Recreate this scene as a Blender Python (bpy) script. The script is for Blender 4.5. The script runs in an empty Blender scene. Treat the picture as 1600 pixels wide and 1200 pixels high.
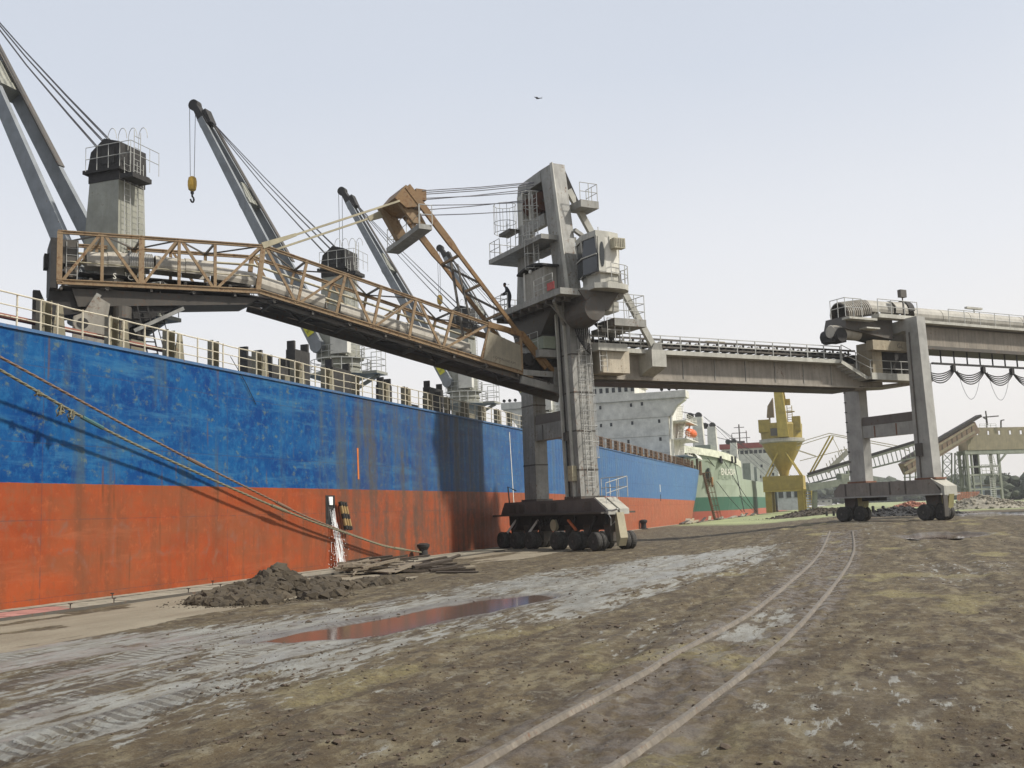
import bpy, bmesh, math, random
import numpy as np
from mathutils import Vector, Matrix
random.seed(7)
SC = bpy.context.scene
COL = SC.collection
# ------------------------------------------------------------------ camera
EYE = 2.3; FPX = 1600.0
def _cam(yaw, pitch, roll):
    y, p, r = (math.radians(t) for t in (yaw, pitch, roll))
    fh = Vector((-math.sin(y), math.cos(y), 0)); r0 = Vector((math.cos(y), math.sin(y), 0)); z = Vector((0, 0, 1))
    fw = fh*math.cos(p) + z*math.sin(p); u0 = -fh*math.sin(p) + z*math.cos(p)
    return fw, r0*math.cos(r) - u0*math.sin(r), u0*math.cos(r) + r0*math.sin(r)
FW, RT, UP = _cam(19.0, 7.15, 2.05)
CAMP = Vector((0, 0, EYE))
cam = bpy.data.objects.new('camera', bpy.data.cameras.new('camera'))
COL.objects.link(cam)
cam.matrix_world = Matrix(((RT.x, UP.x, -FW.x, 0), (RT.y, UP.y, -FW.y, 0), (RT.z, UP.z, -FW.z, EYE), (0, 0, 0, 1)))
cam.data.sensor_width = 36; cam.data.lens = 36*FPX/1600; cam.data.clip_start = .1; cam.data.clip_end = 20000
SC.camera = cam
HAZE = 0.00032
# ------------------------------------------------------------------ light
SUN_EL, SUN_AZ = 46.0, 84.0       # azimuth measured from +Y towards +X
W_ = bpy.data.worlds.new('World'); SC.world = W_; W_.use_nodes = True
nt = W_.node_tree; nt.nodes.clear()
o_ = nt.nodes.new('ShaderNodeOutputWorld'); bg = nt.nodes.new('ShaderNodeBackground')
sky = nt.nodes.new('ShaderNodeTexSky'); sky.sky_type = 'NISHITA'; sky.sun_disc = False
sky.sun_elevation = math.radians(SUN_EL); sky.sun_rotation = math.radians(SUN_AZ)
sky.air_density = 1.0; sky.dust_density = 6.0; sky.ozone_density = 1.0
# high thin overcast: the clear sky is mixed with a pale veil, whiter low down and towards the sun
tc = nt.nodes.new('ShaderNodeTexCoord'); sp = nt.nodes.new('ShaderNodeSeparateXYZ'); nt.links.new(tc.outputs['Generated'], sp.inputs[0])
cr = nt.nodes.new('ShaderNodeValToRGB'); el = cr.color_ramp.elements
el[0].position = 0.0; el[0].color = (8.7, 8.3, 7.85, 1); el[1].position = 1.0; el[1].color = (4.7, 5.15, 6.0, 1)
for p_, c_ in ((.12, (8.5, 8.3, 8.15, 1)), (.27, (7.6, 7.75, 8.1, 1)), (.50, (6.05, 6.5, 7.3, 1))):
    e_ = el.new(p_); e_.color = c_
dp = nt.nodes.new('ShaderNodeVectorMath'); dp.operation = 'DOT_PRODUCT'
dp.inputs[1].default_value = (math.sin(math.radians(SUN_AZ))*.6, math.cos(math.radians(SUN_AZ))*.6, -.8)
nt.links.new(tc.outputs['Generated'], dp.inputs[0])
ad = nt.nodes.new('ShaderNodeMath'); ad.operation = 'MULTIPLY_ADD'; ad.inputs[1].default_value = -.16; ad.inputs[2].default_value = 0.0
nt.links.new(dp.outputs['Value'], ad.inputs[0])
nz = nt.nodes.new('ShaderNodeTexNoise'); nz.inputs['Scale'].default_value = 1.6; nz.inputs['Detail'].default_value = 3
nt.links.new(tc.outputs['Generated'], nz.inputs['Vector'])
nm = nt.nodes.new('ShaderNodeMath'); nm.operation = 'MULTIPLY_ADD'; nm.inputs[1].default_value = .26; nm.inputs[2].default_value = -.13
nt.links.new(nz.outputs['Fac'], nm.inputs[0])
a2 = nt.nodes.new('ShaderNodeMath'); a2.operation = 'ADD'; nt.links.new(ad.outputs[0], a2.inputs[0]); nt.links.new(nm.outputs[0], a2.inputs[1])
a3 = nt.nodes.new('ShaderNodeMath'); a3.operation = 'ADD'; nt.links.new(a2.outputs[0], a3.inputs[0]); nt.links.new(sp.outputs['Z'], a3.inputs[1])
nt.links.new(a3.outputs[0], cr.inputs[0])
mx = nt.nodes.new('ShaderNodeMixRGB'); mx.inputs[0].default_value = .93
nt.links.new(sky.outputs[0], mx.inputs[1]); nt.links.new(cr.outputs[0], mx.inputs[2])
nt.links.new(mx.outputs[0], bg.inputs[0]); bg.inputs[1].default_value = 0.115; nt.links.new(bg.outputs[0], o_.inputs[0])
sl = bpy.data.lights.new('sun', 'SUN'); sl.energy = 4.9; sl.angle = math.radians(3.0); sl.color = (1, .95, .87)
so = bpy.data.objects.new('sun', sl); COL.objects.link(so)
_e, _a = math.radians(SUN_EL), math.radians(SUN_AZ)
so.rotation_euler = Vector((math.sin(_a)*math.cos(_e), math.cos(_a)*math.cos(_e), math.sin(_e))).to_track_quat('Z', 'Y').to_euler()
so.location = (60, 20, 80)
vs = SC.view_settings; vs.view_transform = 'Standard'; vs.look = 'None'; vs.exposure = 0.0; vs.gamma = 1.0
SC.render.engine = 'CYCLES'
# ------------------------------------------------------------------ frames and rays
V = Vector
U3 = V((.6774, .7356, 0)); V3 = V((.7356, -.6774, 0))
U3.normalize(); V3 = V((U3.y, -U3.x, 0))
OT = V((-17.24, 59.95, 0)); OG = V((1.28, 79.76, 0))
def T(a, b, z): return OT + U3*a + V3*b + V((0, 0, z))      # frame of the ship loader: a along the conveyors, b across
def GT(a, b, z): return OG + U3*a + V3*b + V((0, 0, z))     # the same at the transfer gantry
def ray(px, py): return (FW*FPX + RT*(px-800) + UP*(600-py)).normalized()
def on(px, py, n, o):
    d = ray(px, py); n = V(n); return CAMP + d*((V(o)-CAMP).dot(n)/d.dot(n))
def onX(px, py, x): return on(px, py, (1, 0, 0), (x, 0, 0))
def onY(px, py, y): return on(px, py, (0, 1, 0), (0, y, 0))
def onB(px, py, b): return on(px, py, V3, T(0, b, 0))
def onA(px, py, a): return on(px, py, U3, T(a, 0, 0))
def onGB(px, py, b): return on(px, py, V3, GT(0, b, 0))
def S01(x): x = np.clip(x, 0, 1); return x*x*(3-2*x)
def rise(x, y): return .75*S01((np.asarray(x)+14)/13)*S01((np.asarray(y)-35)/40)
def onG(px, py, dz=0.0):
    d = ray(px, py); z = 0.0
    for _ in range(30):
        k = (z + dz - EYE)/d.z; p = CAMP + d*k; z = .5*z + .5*float(rise(p.x, p.y))
    p.z = float(rise(p.x, p.y)) + dz; return p
# ------------------------------------------------------------------ mesh builder
class MB:
    def __init__(s): s.v = []; s.f = []
    def add(s, vs_, fs_):
        n = len(s.v); s.v += [tuple(p) for p in vs_]; s.f += [tuple(i+n for i in f) for f in fs_]; return s
    def hexa(s, p):   # 8 points: bottom 4, top 4
        return s.add(p, [(0, 3, 2, 1), (4, 5, 6, 7), (0, 1, 5, 4), (1, 2, 6, 5), (2, 3, 7, 6), (3, 0, 4, 7)])
    def box(s, x0, x1, y0, y1, z0, z1, fr=None):
        p = [(x0, y0, z0), (x1, y0, z0), (x1, y1, z0), (x0, y1, z0), (x0, y0, z1), (x1, y0, z1), (x1, y1, z1), (x0, y1, z1)]
        if fr: p = [fr(*q) for q in p]
        if fr in (T, GT): p = [p[i] for i in (0, 3, 2, 1, 4, 7, 6, 5)]
        return s.hexa(p)
    def beam(s, p, q, w, h, up=(0, 0, 1), w2=None, h2=None):
        p, q = V(p), V(q); d = (q-p).normalized(); u = V(up)
        sd = d.cross(u)
        if sd.length < 1e-3: sd = d.cross(V((1, 0, 0)))
        sd.normalize(); u = sd.cross(d).normalized(); w2 = w2 or w; h2 = h2 or h
        P = [p-sd*w/2-u*h/2, p+sd*w/2-u*h/2, q+sd*w2/2-u*h2/2, q-sd*w2/2-u*h2/2,
             p-sd*w/2+u*h/2, p+sd*w/2+u*h/2, q+sd*w2/2+u*h2/2, q-sd*w2/2+u*h2/2]
        return s.hexa(P)
    def ibeam(s, p, q, w, h, up=(0, 0, 1), t=.05):
        p, q = V(p), V(q); d = (q-p).normalized(); u = V(up); sd = d.cross(u).normalized(); u = sd.cross(d).normalized()
        s.beam(p+u*(h/2-t/2), q+u*(h/2-t/2), w, t, u); s.beam(p-u*(h/2-t/2), q-u*(h/2-t/2), w, t, u)
        return s.beam(p, q, t, h-2*t, u)
    def tube(s, path, r, n=6, cap=True, r2=None):
        path = [V(p) for p in path]; m = len(path); vs_ = []; prev = None
        for i, p in enumerate(path):
            d = (path[min(i+1, m-1)]-path[max(i-1, 0)]).normalized()
            a = d.cross(V((0, 0, 1)) if abs(d.z) < .95 else V((1, 0, 0))).normalized()
            if prev is not None and a.dot(prev) < 0: a = -a
            prev = a; b = d.cross(a); rr = r if r2 is None else r+(r2-r)*i/(m-1)
            vs_ += [p+(a*math.cos(2*math.pi*k/n)+b*math.sin(2*math.pi*k/n))*rr for k in range(n)]
        fs_ = [(i*n+k, i*n+(k+1) % n, (i+1)*n+(k+1) % n, (i+1)*n+k) for i in range(m-1) for k in range(n)]
        if cap: fs_ += [tuple(range(n))[::-1], tuple((m-1)*n+k for k in range(n))]
        return s.add(vs_, fs_)
    def lathe(s, c, ax, prof, n=20):   # prof: list of (r, h) along axis
        c, ax = V(c), V(ax).normalized(); a = ax.cross(V((0, 0, 1)) if abs(ax.z) < .9 else V((1, 0, 0))).normalized(); b = ax.cross(a)
        vs_ = [c+ax*h+(a*math.cos(2*math.pi*k/n)+b*math.sin(2*math.pi*k/n))*r for r, h in prof for k in range(n)]
        m = len(prof); fs_ = [(i*n+k, i*n+(k+1) % n, (i+1)*n+(k+1) % n, (i+1)*n+k) for i in range(m-1) for k in range(n)]
        fs_ += [tuple(range(n))[::-1], tuple((m-1)*n+k for k in range(n))]
        return s.add(vs_, fs_)
    def prism(s, pts, ext):
        pts = [V(p) for p in pts]; e = V(ext); n = len(pts)
        fs_ = [tuple(range(n))[::-1], tuple(range(n, 2*n))] + [(i, (i+1) % n, n+(i+1) % n, n+i) for i in range(n)]
        return s.add(pts+[p+e for p in pts], fs_)
    def half(s, p, q, r, n=10, t=.03, a0=-10, a1=190, up=(0, 0, 1), side=None):   # curved hood along p-q
        p, q = V(p), V(q); d = (q-p).normalized(); sd = d.cross(V(up)).normalized(); u = sd.cross(d)
        vs_ = []
        for e in (p, q):
            for rr in (r, r-t):
                vs_ += [e+(sd*math.cos(math.radians(a0+(a1-a0)*k/n))+u*math.sin(math.radians(a0+(a1-a0)*k/n)))*rr for k in range(n+1)]
        m = n+1; fs_ = []
        for k in range(n):
            fs_ += [(k, k+1, 2*m+k+1, 2*m+k), (m+k, 3*m+k, 3*m+k+1, m+k+1), (k, m+k, m+k+1, k+1), (2*m+k, 2*m+k+1, 3*m+k+1, 3*m+k)]
        fs_ += [(0, 2*m, 3*m, m), (n, m+n, 3*m+n, 2*m+n)]
        return s.add(vs_, fs_)
    def rail(s, pts, h=1.05, sp_=1.5, r=.022, mid=(.5,), up=(0, 0, 1)):
        pts = [V(p) for p in pts]; u = V(up)
        for i in range(len(pts)-1):
            p, q = pts[i], pts[i+1]; n = max(1, round((q-p).length/sp_))
            for k in range(n+1 if i == len(pts)-2 else n): b = p+(q-p)*k/n; s.tube([b, b+u*h], r, 4)
            for m_ in (1,)+tuple(mid): s.tube([p+u*h*m_, q+u*h*m_], r, 4)
        return s
    def ladder(s, p, q, w=.45, side=(1, 0, 0), st=.3, r=.02, cage=None, cr_=.38):
        p, q = V(p), V(q); sd = V(side).normalized(); d = q-p; n = int(d.length/st)
        for k in (-.5, .5): s.tube([p+sd*w*k, q+sd*w*k], r, 4)
        for i in range(1, n): c = p+d*i/n; s.tube([c-sd*w/2, c+sd*w/2], r*.7, 4)
        if cage is not None:
            out = V(cage).normalized(); m = max(2, int((d.length-2)/.9)); rings = []
            for i in range(m+1):
                c = p+d*((2.0+(d.length-2)*i/m)/d.length)
                ring = [c+sd*cr_*math.cos(t)+out*(cr_*2*max(0, math.sin(t))) for t in [math.pi*j/6 for j in range(7)]]
                s.tube(ring, r*.9, 4); rings.append(ring)
            for j in (1, 3, 5): s.tube([rg[j] for rg in (rings[0], rings[-1])], r*.7, 4)
        return s
WO = {}
def obj(name, mb, mat, parent=None, smooth=False, org=None):
    vs_ = np.array(mb.v, dtype=float)
    if org is None:
        lo, hi = vs_.min(0), vs_.max(0); org = V(((lo[0]+hi[0])/2, (lo[1]+hi[1])/2, lo[2]))
    org = V(org); me = bpy.data.meshes.new(name)
    me.from_pydata((vs_-np.array(org)).tolist(), [], mb.f); me.materials.append(mat)
    if smooth: me.polygons.foreach_set('use_smooth', [True]*len(me.polygons))
    me.update(); o = bpy.data.objects.new(name, me); COL.objects.link(o)
    if parent is not None: o.parent = parent; o.location = org-WO[parent.name]
    else: o.location = org
    WO[o.name] = org; return o
def fixn(o):
    bm = bmesh.new(); bm.from_mesh(o.data); bmesh.ops.recalc_face_normals(bm, faces=bm.faces); bm.to_mesh(o.data); bm.free(); return o
def thing(name, label, cat, loc=(0, 0, 0), group=None):
    o = bpy.data.objects.new(name, None); COL.objects.link(o); o.location = loc; WO[o.name] = V(loc)
    o.empty_display_size = .2; return tag(o, label, cat, group)
def tag(o, label, cat, group=None, kind=None):
    if label: o['label'] = label
    if cat: o['category'] = cat
    if group: o['group'] = group
    if kind: o['kind'] = kind
    return o
def struct(o): o['kind'] = 'structure'; return o
def inst(src, parent, wloc, rz=0, name=None, scale=None):    # copy of one object at a world place
    o = src.copy(); COL.objects.link(o); o.parent = parent
    WO[o.name] = V(wloc); o.location = V(wloc)-(WO[parent.name] if parent else V((0, 0, 0))); o.rotation_euler = (0, 0, rz)
    if scale: o.scale = scale
    return o
def text(name, s, size, origin, xd, yd, mat, parent, ext=.01):
    cu = bpy.data.curves.new(name, 'FONT'); cu.body = s; cu.size = size; cu.extrude = ext; cu.align_x = 'CENTER'; cu.align_y = 'CENTER'; cu.resolution_u = 2
    t_ = bpy.data.objects.new('tmp', cu); me = bpy.data.meshes.new_from_object(t_); bpy.data.objects.remove(t_); bpy.data.curves.remove(cu)
    xd, yd = V(xd).normalized(), V(yd); yd = (yd-xd*yd.dot(xd)).normalized(); zd = xd.cross(yd)
    M = Matrix((xd, yd, zd)).transposed().to_4x4(); me.transform(M); me.materials.clear(); me.materials.append(mat)
    o = bpy.data.objects.new(name, me); COL.objects.link(o); o.parent = parent; o.location = V(origin)-WO[parent.name]; WO[o.name] = V(origin); return o
# ------------------------------------------------------------------ materials
def N(nt_, t, **k):
    n = nt_.nodes.new(t)
    for a, b in k.items():
        if a in n.inputs: n.inputs[a].default_value = b
        else: setattr(n, a, b)
    return n
def L(nt_, a, b): nt_.links.new(a, b)
def newmat(name):
    m = bpy.data.materials.new(name); m.use_nodes = True; t = m.node_tree; b = t.nodes['Principled BSDF']; return m, t, b
def ramp(t, src, stops):
    r = N(t, 'ShaderNodeValToRGB'); e = r.color_ramp.elements
    while len(e) < len(stops): e.new(.5)
    for i, (p, c) in enumerate(stops): e[i].position = p; e[i].color = (c, c, c, 1) if isinstance(c, (int, float)) else (*c, 1)
    L(t, src, r.inputs[0]); return r.outputs[0]
def mix(t, f, a, b, mode='MIX'):
    m = N(t, 'ShaderNodeMixRGB', blend_type=mode)
    for i, x in enumerate((f, a, b)):
        if hasattr(x, 'links') or hasattr(x, 'is_linked'): L(t, x, m.inputs[i])
        elif isinstance(x, (int, float)): m.inputs[i].default_value = x if i == 0 else (x, x, x, 1)
        else: m.inputs[i].default_value = (*x, 1)
    return m.outputs[0]
def pos(t, sc=(1, 1, 1), off=(0, 0, 0)):
    g = N(t, 'ShaderNodeNewGeometry'); m = N(t, 'ShaderNodeMapping'); m.inputs['Scale'].default_value = sc; m.inputs['Location'].default_value = off
    L(t, g.outputs['Position'], m.inputs[0]); return m.outputs[0]
def noise(t, vec, s, d=6, r=.6):
    n = N(t, 'ShaderNodeTexNoise'); n.inputs['Scale'].default_value = s; n.inputs['Detail'].default_value = d; n.inputs['Roughness'].default_value = r
    L(t, vec, n.inputs['Vector']); return n.outputs['Fac']
MC = {}
def metal(name, base, rust=.25, dirt=.4, rough=.6, rustc=(.13, .055, .022), dirtc=(.09, .075, .055), var=.25, bump=.15, sc=1.0, dust=0.0):
    if name in MC: return MC[name]
    m, t, b = newmat(name)
    p1 = pos(t); p2 = pos(t, (2.2, 2.2, .22), (3, 5, 1))
    n1 = noise(t, p1, .9*sc, 8, .65); n2 = noise(t, p2, 2.0*sc, 6, .6); n3 = noise(t, p1, 6*sc, 8, .7); n4 = noise(t, p1, 28*sc, 4, .6)
    dk = tuple(c*(1-var) for c in base); lt = tuple(min(1, c*(1+var)) for c in base)
    c = mix(t, ramp(t, n1, [(.3, 0), (.7, 1)]), dk, lt)
    c = mix(t, ramp(t, n2, [(.62-.28*dirt, 0), (.62+.18, dirt)]), c, dirtc)
    rm = mix(t, 1.0, ramp(t, n3, [(.60-.16*rust, 0), (.66-.12*rust, 1)]), ramp(t, n1, [(.58-.35*rust, 0), (.68-.3*rust, 1)]), 'MULTIPLY')
    rm2 = mix(t, 1.0, rm, ramp(t, n2, [(.35, .25), (.6, 1)]), 'MULTIPLY')
    c = mix(t, rm2, c, rustc)
    c = mix(t, ramp(t, n4, [(.35, .0), (.75, .28)]), c, tuple(x*.5 for x in base))
    if dust:
        g = N(t, 'ShaderNodeNewGeometry'); s = N(t, 'ShaderNodeSeparateXYZ'); L(t, g.outputs['Normal'], s.inputs[0])
        c = mix(t, ramp(t, s.outputs['Z'], [(.3, 0), (.9, dust)]), c, (.30, .26, .19))
    L(t, c, b.inputs['Base Color']); L(t, ramp(t, rm2, [(0, rough), (1, .92)]), b.inputs['Roughness'])
    bp = N(t, 'ShaderNodeBump', Strength=bump, Distance=.02); L(t, mix(t, .5, n3, n4), bp.inputs['Height']); L(t, bp.outputs[0], b.inputs['Normal'])
    MC[name] = m; return m
def plain(name, col, rough=.7, met=0.0, var=.2, s=5):
    if name in MC: return MC[name]
    m, t, b = newmat(name); n = noise(t, pos(t), s, 5)
    L(t, mix(t, ramp(t, n, [(.3, 0), (.7, 1)]), tuple(c*(1-var) for c in col), tuple(c*(1+var) for c in col)), b.inputs['Base Color'])
    b.inputs['Roughness'].default_value = rough; b.inputs['Metallic'].default_value = met; MC[name] = m; return m
M_GREY = metal('loader_grey_paint', (.262, .258, .232), .34, .6, dirtc=(.075, .066, .052), var=.32, dust=.4)
M_GREYG = metal('gantry_pale_grey', (.36, .355, .325), .1, .4, dirtc=(.16, .14, .11))
M_GREYL = metal('loader_pale_paint', (.43, .42, .365), .18, .42, dust=.3)
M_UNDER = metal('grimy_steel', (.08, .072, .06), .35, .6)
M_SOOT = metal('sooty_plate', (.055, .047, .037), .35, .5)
M_BLACK = plain('sooty_steel', (.022, .02, .018), .8, var=.4)
M_OCHRE = metal('rusty_ochre_paint', (.25, .168, .085), .6, .5, rustc=(.15, .072, .03), dirtc=(.17, .135, .085))
M_YEL = metal('rusty_orange_paint', (.19, .105, .032), .55, .5, rustc=(.13, .055, .02))
M_STAY = metal('cream_stay_paint', (.36, .32, .21), .2, .35)
M_HOOD = metal('belt_cover_sheet', (.40, .37, .31), .1, .5, dust=.3)
M_RAIL = metal('galvanised_rail', (.42, .42, .39), .2, .3)
M_RUB = plain('tyre_rubber', (.045, .042, .037), .9, var=.45, s=9)
M_RIM = metal('rim_steel', (.17, .16, .15), .4, .6)
M_ROPE = plain('steel_wire_rope', (.05, .05, .055), .6, .3); M_ROPEL = plain('greased_grey_rope', (.20, .20, .22), .6)
M_GLASS, _t, _b = newmat('cab_glass'); _b.inputs['Base Color'].default_value = (.03, .035, .04, 1); _b.inputs['Roughness'].default_value = .12
M_CRANE = metal('ship_crane_paint', (.27, .27, .225), .15, .5, dirtc=(.17, .165, .10))
M_JIB = metal('ship_jib_paint', (.20, .215, .225), .12, .35)
M_DECK = metal('deck_fittings_paint', (.20, .18, .12), .35, .55)
M_DRAIL = metal('deck_rail_cream', (.55, .50, .38), .35, .2)
M_RUSTY = metal('brown_rusted_plate', (.19, .11, .055), .6, .5)
M_WHITE = metal('superstructure_cream', (.60, .585, .52), .08, .25, dirtc=(.28, .26, .20))
M_SHADE = plain('dark_window_glass', (.03, .034, .036), .25, var=.2)
# ================================================================== GROUND
def _h(ix, iy, sd):
    n = (ix.astype(np.int64)*374761393 + iy.astype(np.int64)*668265263 + sd*982451653) & 0xffffffff
    n = ((n ^ (n >> 13))*1274126177) & 0xffffffff
    return ((n ^ (n >> 16)) & 0xffff)/65535.0
def vn(x, y, sd=0):
    ix = np.floor(x); iy = np.floor(y); fx = x-ix; fy = y-iy; fx = fx*fx*(3-2*fx); fy = fy*fy*(3-2*fy)
    a = _h(ix, iy, sd); b = _h(ix+1, iy, sd); c = _h(ix, iy+1, sd); d = _h(ix+1, iy+1, sd)
    return (a*(1-fx)+b*fx)*(1-fy)+(c*(1-fx)+d*fx)*fy
def fbm(x, y, sd=0, o=4):
    s = 0; a = .5; t = 0
    for i in range(o): s = s+a*vn(x, y, sd+i*7); t += a; a *= .5; x = x*2.03+11.3; y = y*2.03+4.7
    return s/t
def sdpoly(x, y, P):   # signed distance, positive inside
    P = np.array(P); d = np.full(x.shape, 1e9); ins = np.zeros(x.shape, bool)
    for i in range(len(P)):
        a = P[i]; b = P[(i+1) % len(P)]; ex, ey = b-a; wx = x-a[0]; wy = y-a[1]
        t = np.clip((wx*ex+wy*ey)/(ex*ex+ey*ey+1e-9), 0, 1); d = np.minimum(d, np.hypot(wx-ex*t, wy-ey*t))
        if abs(ey) > 1e-9: ins ^= ((a[1] > y) != (b[1] > y)) & (x < ex*(y-a[1])/ey+a[0])
    return np.where(ins, d, -d)
def gp(pts): return [(onG(*p).x, onG(*p).y) for p in pts]
def dline(x, y, P):
    d = np.full(x.shape, 1e9)
    for i in range(len(P)-1):
        a = np.array(P[i]); b = np.array(P[i+1]); ex, ey = b-a; wx = x-a[0]; wy = y-a[1]
        t = np.clip((wx*ex+wy*ey)/(ex*ex+ey*ey+1e-9), 0, 1); d = np.minimum(d, np.hypot(wx-ex*t, wy-ey*t))
    return d
def curve(P, n=8):    # Catmull-Rom through 2-D points
    P = [np.array(p, float) for p in P]; P = [2*P[0]-P[1]]+P+[2*P[-1]-P[-2]]; out = []
    for i in range(1, len(P)-2):
        for k in range(n):
            t = k/n; out.append(.5*((2*P[i])+(-P[i-1]+P[i+1])*t+(2*P[i-1]-5*P[i]+4*P[i+1]-P[i+2])*t*t+(-P[i-1]+3*P[i]-3*P[i+1]+P[i+2])*t**3))
    out.append(P[-2]); return out
RL = curve(gp([(740, 1200), (860, 1130), (1000, 1055), (1060, 1019), (1170, 960), (1240, 905), (1282, 862), (1297, 830)]))
RR = curve(gp([(960, 1200), (1030, 1150), (1120, 1085), (1215, 1010), (1265, 960), (1310, 905), (1334, 860), (1332, 830)]))
_ext = lambda R, k: [R[0]+(R[0]-R[1])*12+np.array((-k, 0))] + R
RL = _ext(RL, .3); RR = _ext(RR, .3)
P_RED = curve(gp([(398, 1001), (520, 998), (650, 978), (780, 952), (868, 931), (800, 930), (690, 945), (590, 965), (470, 985)]), 4)
P_TRACK = gp([(1110, 1000), (1175, 1002), (1235, 966), (1250, 945), (1190, 950)])
P_SLUR = gp([(0, 1010), (330, 978), (620, 935), (860, 893), (1010, 872), (1210, 850), (1230, 862), (1080, 905), (930, 952), (690, 1006), (450, 1072), (240, 1145), (0, 1196), (-200, 1200), (-200, 1030)])
P_MID = gp([(890, 1090), (1000, 1050), (1120, 1030), (1040, 1046), (940, 1062), (905, 1072)])
P_R1 = gp([(1405, 838), (1470, 831), (1550, 833), (1500, 841), (1440, 843)])
P_R2 = gp([(1290, 850), (1330, 846), (1335, 862), (1290, 880)]); P_R3 = gp([(1205, 862), (1262, 850), (1268, 860), (1222, 878)])
P_R4 = gp([(1335, 848), (1372, 846), (1366, 852), (1336, 856)]); P_R5 = gp([(270, 1068), (352, 1050), (345, 1060), (290, 1073)])
P_R6 = gp([(1500, 803), (1545, 800), (1600, 801), (1600, 805), (1510, 806)])
XS = np.concatenate([-23.6+np.array([0, .12, .5, 1.0, 1.5, 2, 2.6, 3.2, 3.8, 4.4, 5.0, 5.6]), np.arange(-17.6, -12, .16), np.arange(-12, 3, .055), np.arange(3, 9, .13), np.arange(9, 20, .4), np.geomspace(20, 4000, 45)])
YS = np.concatenate([-np.geomspace(400, 3, 14), np.linspace(-2, 7.4, 12), np.geomspace(8, 120, 820), np.geomspace(121, 5000, 60)])
GX, GY = np.meshgrid(XS, YS)
wx = GX+(.9*(fbm(GX*.7, GY*.25, 1)-.5)+.35*(fbm(GX*3, GY*.9, 2)-.5)); wy = GY+2.5*(fbm(GX*.5, GY*.3, 3)-.5)
slur = S01((sdpoly(wx, wy, P_SLUR)+.9)/1.9)
slur = np.maximum(slur, .8*S01((sdpoly(wx, wy, P_MID)+.05)/.25))
ptk = S01((sdpoly(GX+.3*(fbm(GX*2, GY*.7, 61)-.5), GY, P_TRACK)+.25)/.5)
slur = np.maximum(slur, .95*ptk)
slur = slur*(1-.45*S01((fbm(GX*.9, GY*.28, 12)-.53)/.10)) + .30*S01((fbm(GX*.5, GY*.16, 31)-.56)/.12)*(GX > -6)
trd = np.zeros_like(GX)
for x0, k_, w_ in ((-8.3, -.05, .42), (-9.9, -.06, .38), (-12.3, -.02, .5), (-6.2, .05, .3), (-15.0, .0, .35), (1.2, .10, .3)):
    trd = np.maximum(trd, S01((w_-np.abs(GX-x0-k_*GY))/.12)*S01((fbm(GX*.7, GY*.35, int(90+x0))-.47)/.06))
apron = S01((-15.6-.02*(GY-20)-GX+1.8*(fbm(GX*.8, GY*.12, 5)-.5))/.5)*(1-.8*S01((fbm(GX*1.1, GY*.13, 6)-.56)/.08)*S01((GX+23)/1.5))
apron *= 1-S01((GY-52)/22)*.7
dR = np.minimum(dline(GX, GY, RL), dline(GX, GY, RR))
midR = dline(GX, GY, [(a+b)/2 for a, b in zip(RL, RR)])
bed = S01((1.25-midR)/.35)*(1-.85*ptk)
sulf = S01((GY-112-8*(fbm(GX*.07, GY*.07, 8)-.5)-.3*np.abs(GX+4))/12)*(GX > -23)
yel = S01((fbm(GX*.55, GY*.30, 9, 5)-.63)/.09)*(GX > -8)*(1-slur)*(.5+.5*S01((GY-10)/30))
ruts = 0
for off, w, dp_ in ((-6.9, .35, .06), (-8.8, .35, .05), (-13.6, .3, .04), (1.4, .3, .05), (3.1, .35, .06), (4.9, .35, .06), (-4.9, .3, .05)):
    c = off + .9*np.sin(GY*.05+off)+.022*(GY-10)*(1 if off > -12 else .1); ruts = ruts - dp_*np.exp(-((GX-c)/w)**2) + .6*dp_*np.exp(-((GX-c-.5)/.22)**2)
rgh = (.10*(fbm(GX*1.6, GY*.55, 20, 4)-.5)+.045*(fbm(GX*7, GY*4.5, 21, 3)-.5)+.025*(fbm(GX*17, GY*13, 22, 2)-.5))
tread = np.sin((GY*.94+GX*.34)*2*np.pi/.16)*.016*S01((.55-np.abs(GX+8.3+.05*GY))/.2)*S01((fbm(GX*.8, GY*.4, 33)-.45)/.1)*(GY < 30)
Z = rise(GX, GY) + rgh*(1-.72*np.clip(slur, 0, 1))*(1-.85*apron)*(1+1.1*bed) + ruts*(1-apron) + tread
nr = np.exp(-(dR/.22)**2); Z = Z*(1-nr)+(rise(GX, GY)-.012)*nr; Z += .02*np.exp(-((dR-.2)/.07)**2) - .035*np.exp(-((midR)/.45)**2)
far = S01((GY-110)/60); Z = Z*(1-far) + (rise(GX, GY)+.25*(fbm(GX*.05, GY*.05, 40)-.5)*S01((GY-120)/40))*far
pud = np.zeros_like(GX)
for P, dd, off in ((P_RED, .10, 0), (P_R1, .12, 0), (P_R6, .2, 0)):
    s = sdpoly(GX+.25*(fbm(GX*2.5, GY*.9, 50)-.5), GY+.8*(fbm(GX*1.4, GY*.8, 51)-.5), P); k = S01((s+.20)/.40)
    base = float(rise(np.mean([p[0] for p in P]), np.mean([p[1] for p in P])))
    Z = Z*(1-k)+(base-dd*.8+(Z-rise(GX, GY))*.25)*k; pud = np.maximum(pud, S01((s+.6)/.5))
Z[:, :7] = 0.005; Z[:, 7] = np.minimum(Z[:, 7], .03)
ny, nx = GX.shape
vs_ = np.stack([GX, GY, Z], -1).reshape(-1, 3)
ii = (np.arange(ny-1)[:, None]*nx+np.arange(nx-1)[None]).reshape(-1)
fs_ = np.stack([ii, ii+1, ii+nx+1, ii+nx], -1)
me = bpy.data.meshes.new('ground'); me.vertices.add(len(vs_)); me.vertices.foreach_set('co', vs_.ravel())
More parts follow.
